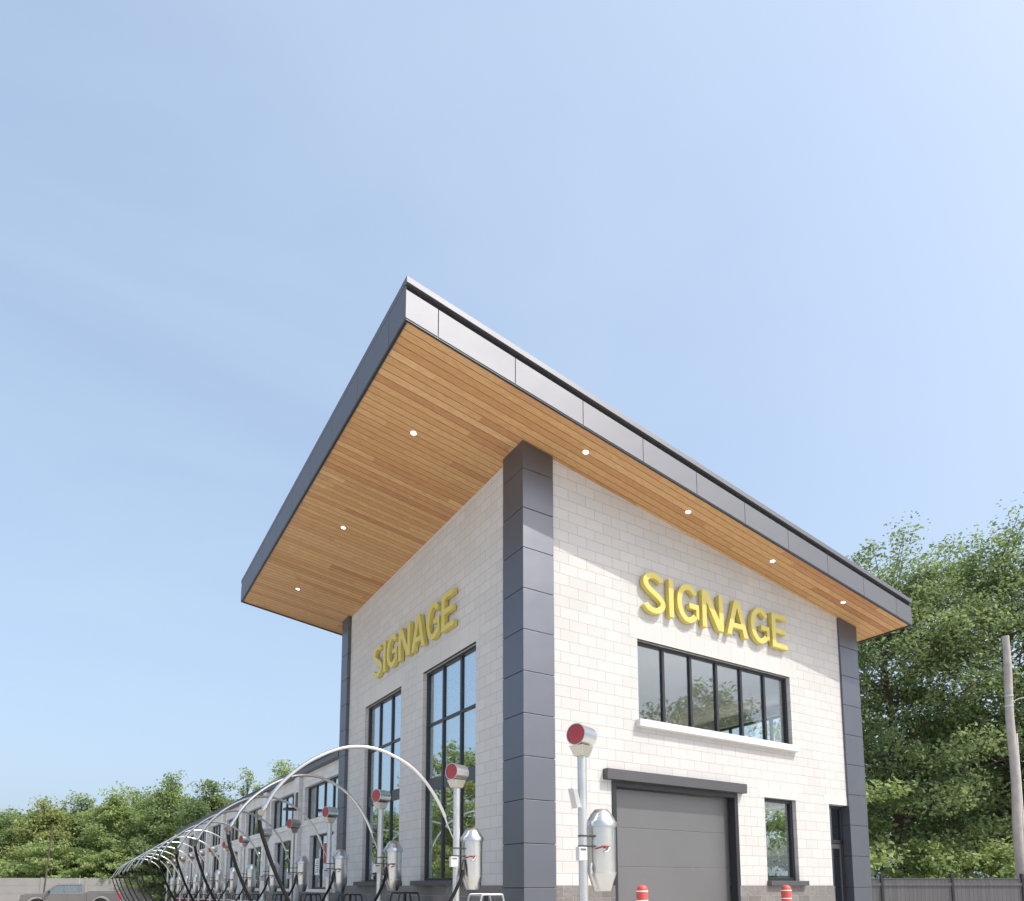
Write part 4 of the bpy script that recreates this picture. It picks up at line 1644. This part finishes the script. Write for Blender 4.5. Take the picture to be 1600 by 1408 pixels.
def tree(name, label, cat, x, y, h, r, base, seed, nleaf, leaf, mat, group=None, limbs=18, clump=0.75, flat=0.55, trunk=None, top_pow=0.75, spread=1.0, droop=0.0):
    """Tapered trunk, rising limbs with twigs, and leaves in clumps round the twig ends."""
    rnd = random.Random(seed)
    rng = np.random.default_rng(seed)
    t = thing(name, label, cat, (x, y, 0), group)
    tr = trunk or h * 0.018
    m = MB()
    wob = [Vector((rnd.uniform(-1, 1), rnd.uniform(-1, 1), 0)) * h * 0.012 for _ in range(9)]
    wob[0] *= 0
    tp = [Vector((0, 0, h * 0.86 * i / 8)) + wob[i] for i in range(9)]
    m.tube([(p.x, p.y, p.z) for p in tp], [tr * (1.25 if i == 0 else 1) * (1 - 0.88 * i / 8) for i in range(9)], 9)

    def trunk_at(z):
        f = min(7.999, max(0, z / (h * 0.86) * 8))
        i = int(f)
        return tp[i].lerp(tp[i + 1], f - i)
    centres = []
    weights = []

    def prof(u):            # crown radius at 0..1 of crown height
        return r * (max(0.0, 1 - u ** 3.0) ** top_pow) * (0.66 + 0.34 * min(1, u / 0.3)) * 1.05
    ga = rnd.uniform(0, 6.28)
    cb = base * h
    top_z = h * 0.90
    for i in range(limbs):
        u = ((i + 0.5) / limbs) ** 0.9 * 0.97
        z0 = cb + (top_z - cb) * u * (0.90 if u > 0.5 else 0.84)
        a = ga + i * 2.39996 + rnd.uniform(-0.35, 0.35)
        ln = max(prof(u), r * 0.16) * rnd.uniform(0.74, 1.10) * spread
        rise = rnd.uniform(0.12, 0.42) + 0.55 * u * u - droop
        s = trunk_at(z0)
        dz = min(ln * rise, h * rnd.uniform(0.86, 0.97) - z0)
        e = s + Vector((math.cos(a) * ln, math.sin(a) * ln, dz))
        mid = s.lerp(e, 0.5) + Vector((rnd.uniform(-.1, .1), rnd.uniform(-.1, .1), rnd.uniform(0, .14))) * ln
        rr = max(0.015, tr * 0.40 * (1 - 0.85 * u))
        path = catmull([s, mid, e], 3)
        m.tube(path, [rr * (1 - 0.8 * k / (len(path) - 1)) for k in range(len(path))], 6, cap=False)
        nt_ = 6
        wl_ = 0.5 + prof(u) / r
        for k in range(nt_):
            f = 0.25 + 0.75 * (k + rnd.random() * 0.6) / nt_
            p0 = path[min(len(path) - 1, int(f * (len(path) - 1)))]
            a2 = a + (1 if k % 2 else -1) * rnd.uniform(0.5, 1.4)
            l2 = ln * rnd.uniform(0.25, 0.52) * (1.15 - 0.45 * f)
            p1 = p0 + Vector((math.cos(a2) * l2, math.sin(a2) * l2, min(l2 * rnd.uniform(0.0, 0.6), h * 1.0 - p0.z)))
            m.tube([p0, p0.lerp(p1, 0.5) + Vector((0, 0, 0.05 * l2)), p1], [rr * 0.4, rr * 0.28, rr * 0.1], 4, cap=False)
            centres += [p1, p0.lerp(p1, 0.55)]
            weights += [1.0 * wl_, 0.7 * wl_]
        centres.append(e)
        weights.append(1.1 * wl_)
    for k in range(16):          # leader
        q = trunk_at(h * (0.72 + 0.008 * k))
        w_ = prof(0.90) * rnd.uniform(0.15, 1.0)
        a = rnd.uniform(0, 6.28)
        p1 = Vector((q.x + math.cos(a) * w_, q.y + math.sin(a) * w_, h * rnd.uniform(0.84, 0.97)))
        m.tube([q, p1], [tr * 0.10, tr * 0.04], 4, cap=False)
        centres.append(p1)
        weights.append(1.3)
    tk = m.build("trunk", M['bark'], None, fix=False)
    tk.parent = t
    C_ = np.array([tuple(c) for c in centres])
    w_ = np.array(weights)
    w_ /= w_.sum()
    idx = rng.choice(len(C_), nleaf, p=w_)
    rad = clump * rng.uniform(0.55, 1.25, len(C_))
    d = rng.normal(size=(nleaf, 3))
    d /= np.linalg.norm(d, axis=1, keepdims=True)
    d *= rng.uniform(0, 1, (nleaf, 1)) ** 0.45
    off = d * rad[idx][:, None]
    off[:, 2] *= flat
    P_ = C_[idx] + off
    out = P_ - np.array([0, 0, h * 0.5])
    out /= np.linalg.norm(out, axis=1, keepdims=True) + 1e-9
    nr = rng.normal(size=(nleaf, 3)) * 0.62 + np.array([0, 0, 0.55]) + out * 0.55
    nr /= np.linalg.norm(nr, axis=1, keepdims=True)
    me = leaves_mesh("crown", P_, nr, leaf, seed + 7, mat)
    cr = bpy.data.objects.new("crown", me)
    COL.objects.link(cr)
    cr.parent = t
    return t


def tp_(px, depth):
    """Where a plan point seen under a bearing stands on the lot (bearing given as a slope)."""
    return at(depth, (px - 789.05) / 1074.55 * depth)


def hgt(py, depth):
    return 1.7 + (1384 - py) / 1074.55 * depth


# big broadleaf trees beyond the board fence, on the right
G1 = "tall trees beyond the board fence"
p = tp_(1408, 32)
tree("maple_tree", "tall green tree beyond the board fence, directly beside the building's far pier", "tree", p.x, p.y, 18.7, 5.1, 0.13, 11, 56000, 0.20, M['leaf_maple'], G1, limbs=52, clump=1.0, flat=0.72, trunk=0.30, top_pow=0.62)
p = tp_(1592, 33)
tree("maple_tree", "tallest green tree beyond the board fence, behind the utility pole", "tree", p.x, p.y, 20.6, 5.6, 0.17, 23, 62000, 0.20, M['leaf_maple'], G1, limbs=56, clump=1.05, flat=0.72, trunk=0.36, top_pow=0.62)
p = tp_(1500, 38)
tree("maple_tree", "dark low crowned tree standing behind and between the two tall trees", "tree", p.x, p.y, 11.0, 4.0, 0.05, 31, 26000, 0.24, M['leaf_dark'], G1, limbs=28, clump=0.95, flat=0.5)
p = tp_(1345, 41)
tree("maple_tree", "dark tree half hidden behind the building's far pier", "tree", p.x, p.y, 13.0, 4.2, 0.06, 37, 16000, 0.28, M['leaf_dark'], G1, limbs=26, clump=1.0, flat=0.5)
p = tp_(1235, 30)
tree("maple_tree", "bright green tree seen through the narrow front window", "tree", p.x, p.y, 9.0, 3.6, 0.04, 53, 16000, 0.24, M['leaf_light'], G1, limbs=24, clump=0.9, flat=0.5)
p = tp_(1790, 31)
tree("maple_tree", "tree of the same row just out of the picture on the right", "tree", p.x, p.y, 18.5, 5.0, 0.10, 57, 16000, 0.34, M['leaf_maple'], G1, limbs=30, clump=1.0, flat=0.5)
for px, dp, sd in ((1440, 29.0, 61), (1545, 28.5, 67)):
    p = tp_(px, dp)
    tree("bush", "leafy light green bush just behind the board fence, %s" % ("near its first black posts" if px < 1500 else "beside the utility pole's foot"), "bush", p.x, p.y, 3.6, 1.7, 0.03, sd, 3500, 0.22, M['leaf_light'], "bushes behind the board fence", limbs=14, clump=0.5, flat=0.7, trunk=0.05)

# tree line far left, beyond the low wall
G2 = "broadleaf trees beyond the low wall"
far = [
    (15, 1262, 63, 4.2, 'leaf_mid', "hazy green tree at the far left edge beyond the low wall"),
    (75, 1254, 62, 3.6, 'leaf_gold', "yellowish green tree beyond the low wall, above the thin leaning pole"),
    (128, 1240, 64, 3.6, 'leaf_mid', "mid green tree beyond the low wall, above the pickup's cab"),
    (178, 1234, 61, 3.4, 'leaf_light', "light green tree beyond the low wall, above the pickup's load bed"),
    (212, 1228, 66, 3.4, 'leaf_mid', "narrow mid green tree just left of the higher open crowned tree"),
    (256, 1210, 60, 3.3, 'leaf_mid', "open crowned tree with sky gaps above the far end of the vacuum row"),
    (330, 1214, 58, 4.0, 'leaf_maple', "round dense dark green tree above the far boom arches"),
    (384, 1203, 68, 3.0, 'leaf_light', "thin see-through tree against the sky left of the low wing's roof"),
    (446, 1184, 64, 4.2, 'leaf_light', "bright green tree rising behind the low wing's roof"),
    (505, 1196, 66, 3.6, 'leaf_light', "bright green tree behind the low wing's roof next to the tower"),
]
for i, (px, py, dp, rr, mt, lab) in enumerate(far):
    p = tp_(px, dp)
    h = hgt(py, dp) + (0.35 if i % 2 else -0.15)
    rr *= 0.88
    sparse = px == 384
    tree("broadleaf_tree", lab, "tree", p.x, p.y, h, rr, 0.10, 100 + i * 7, 4500 if sparse else 20000, 0.25, M[mt], G2,
         limbs=15 if sparse else 34, clump=0.5 if sparse else 0.8, flat=0.85, top_pow=0.75)
for px, dp, hh, rr, lab, sd, mt in ((82, 58, 5.6, 2.6, "low layered light green tree behind the thin leaning pole", 201, 'leaf_light'),
                                    (30, 58.5, 3.8, 2.4, "low light green bush at the left end above the low wall", 203, 'leaf_light'),
                                    (160, 58, 4.4, 2.2, "low light green bush above the pickup's roof", 207, 'leaf_light'),
                                    (205, 58.5, 5.2, 2.2, "low mid green bush above the far boom tips", 211, 'leaf_light'),
                                    (262, 58, 5.0, 2.2, "low dark bush behind the farthest vacuum posts", 213, 'leaf_maple')):
    p = tp_(px, dp)
    tree("bush", lab, "bush", p.x, p.y, hh, rr, 0.06, sd, 7000, 0.24, M[mt], "bushes above the low wall", limbs=18, clump=0.65, flat=0.4, trunk=0.06, top_pow=0.4)

# a darker second row behind, closing the gaps low down
for i, (px, dp) in enumerate(((0, 74), (60, 75), (115, 76), (170, 74), (225, 76), (285, 75), (345, 74))):
    p = tp_(px, dp)
    tree("broadleaf_tree", "dark second row tree beyond the wall, %s" % ["at the left edge", "behind the yellowish tree", "behind the pickup's cab", "behind the pickup's load bed", "behind the open crowned tree", "behind the far end of the vacuum row", "behind the round dense tree"][i], "tree",
         p.x, p.y, 9.6, 4.4, 0.03, 300 + i * 3, 7000, 0.42, M['leaf_dark'], "second row of trees beyond the low wall", limbs=20, clump=1.2, flat=0.7, top_pow=0.4)

# trees across the lot, seen as reflections in the windows
G3 = "trees across the lot seen only in the window reflections"
for x, y, hh, rr, sd, mt, lab in ((-17.5, 36, 12.2, 4.2, 401, 'leaf_gold', "golden green tree reflected in the tower's nearer tall window"),
                                  (-24.5, 30, 10.5, 4.0, 403, 'leaf_mid', "green tree reflected low in the tower's nearer tall window"),
                                  (-15.5, 45, 8.0, 3.0, 405, 'leaf_mid', "green tree reflected in the tower's farther tall window"),
                                  (-29, 38, 9.5, 4.5, 417, 'leaf_light', "light green tree behind the others in the nearer tall window's reflection"),
                                  (-21, 47, 8.5, 3.5, 409, 'leaf_light', "light green tree, second one reflected in the farther tall window"),
                                  (28.0, -20.0, 15.0, 5.0, 411, 'leaf_mid', "broad tree reflected in the long front window")):
    tree("broadleaf_tree", lab, "tree", x, y, hh, rr, 0.05, sd, 16000, 0.28, M[mt], G3, limbs=22, clump=1.0, flat=0.6, top_pow=0.5)
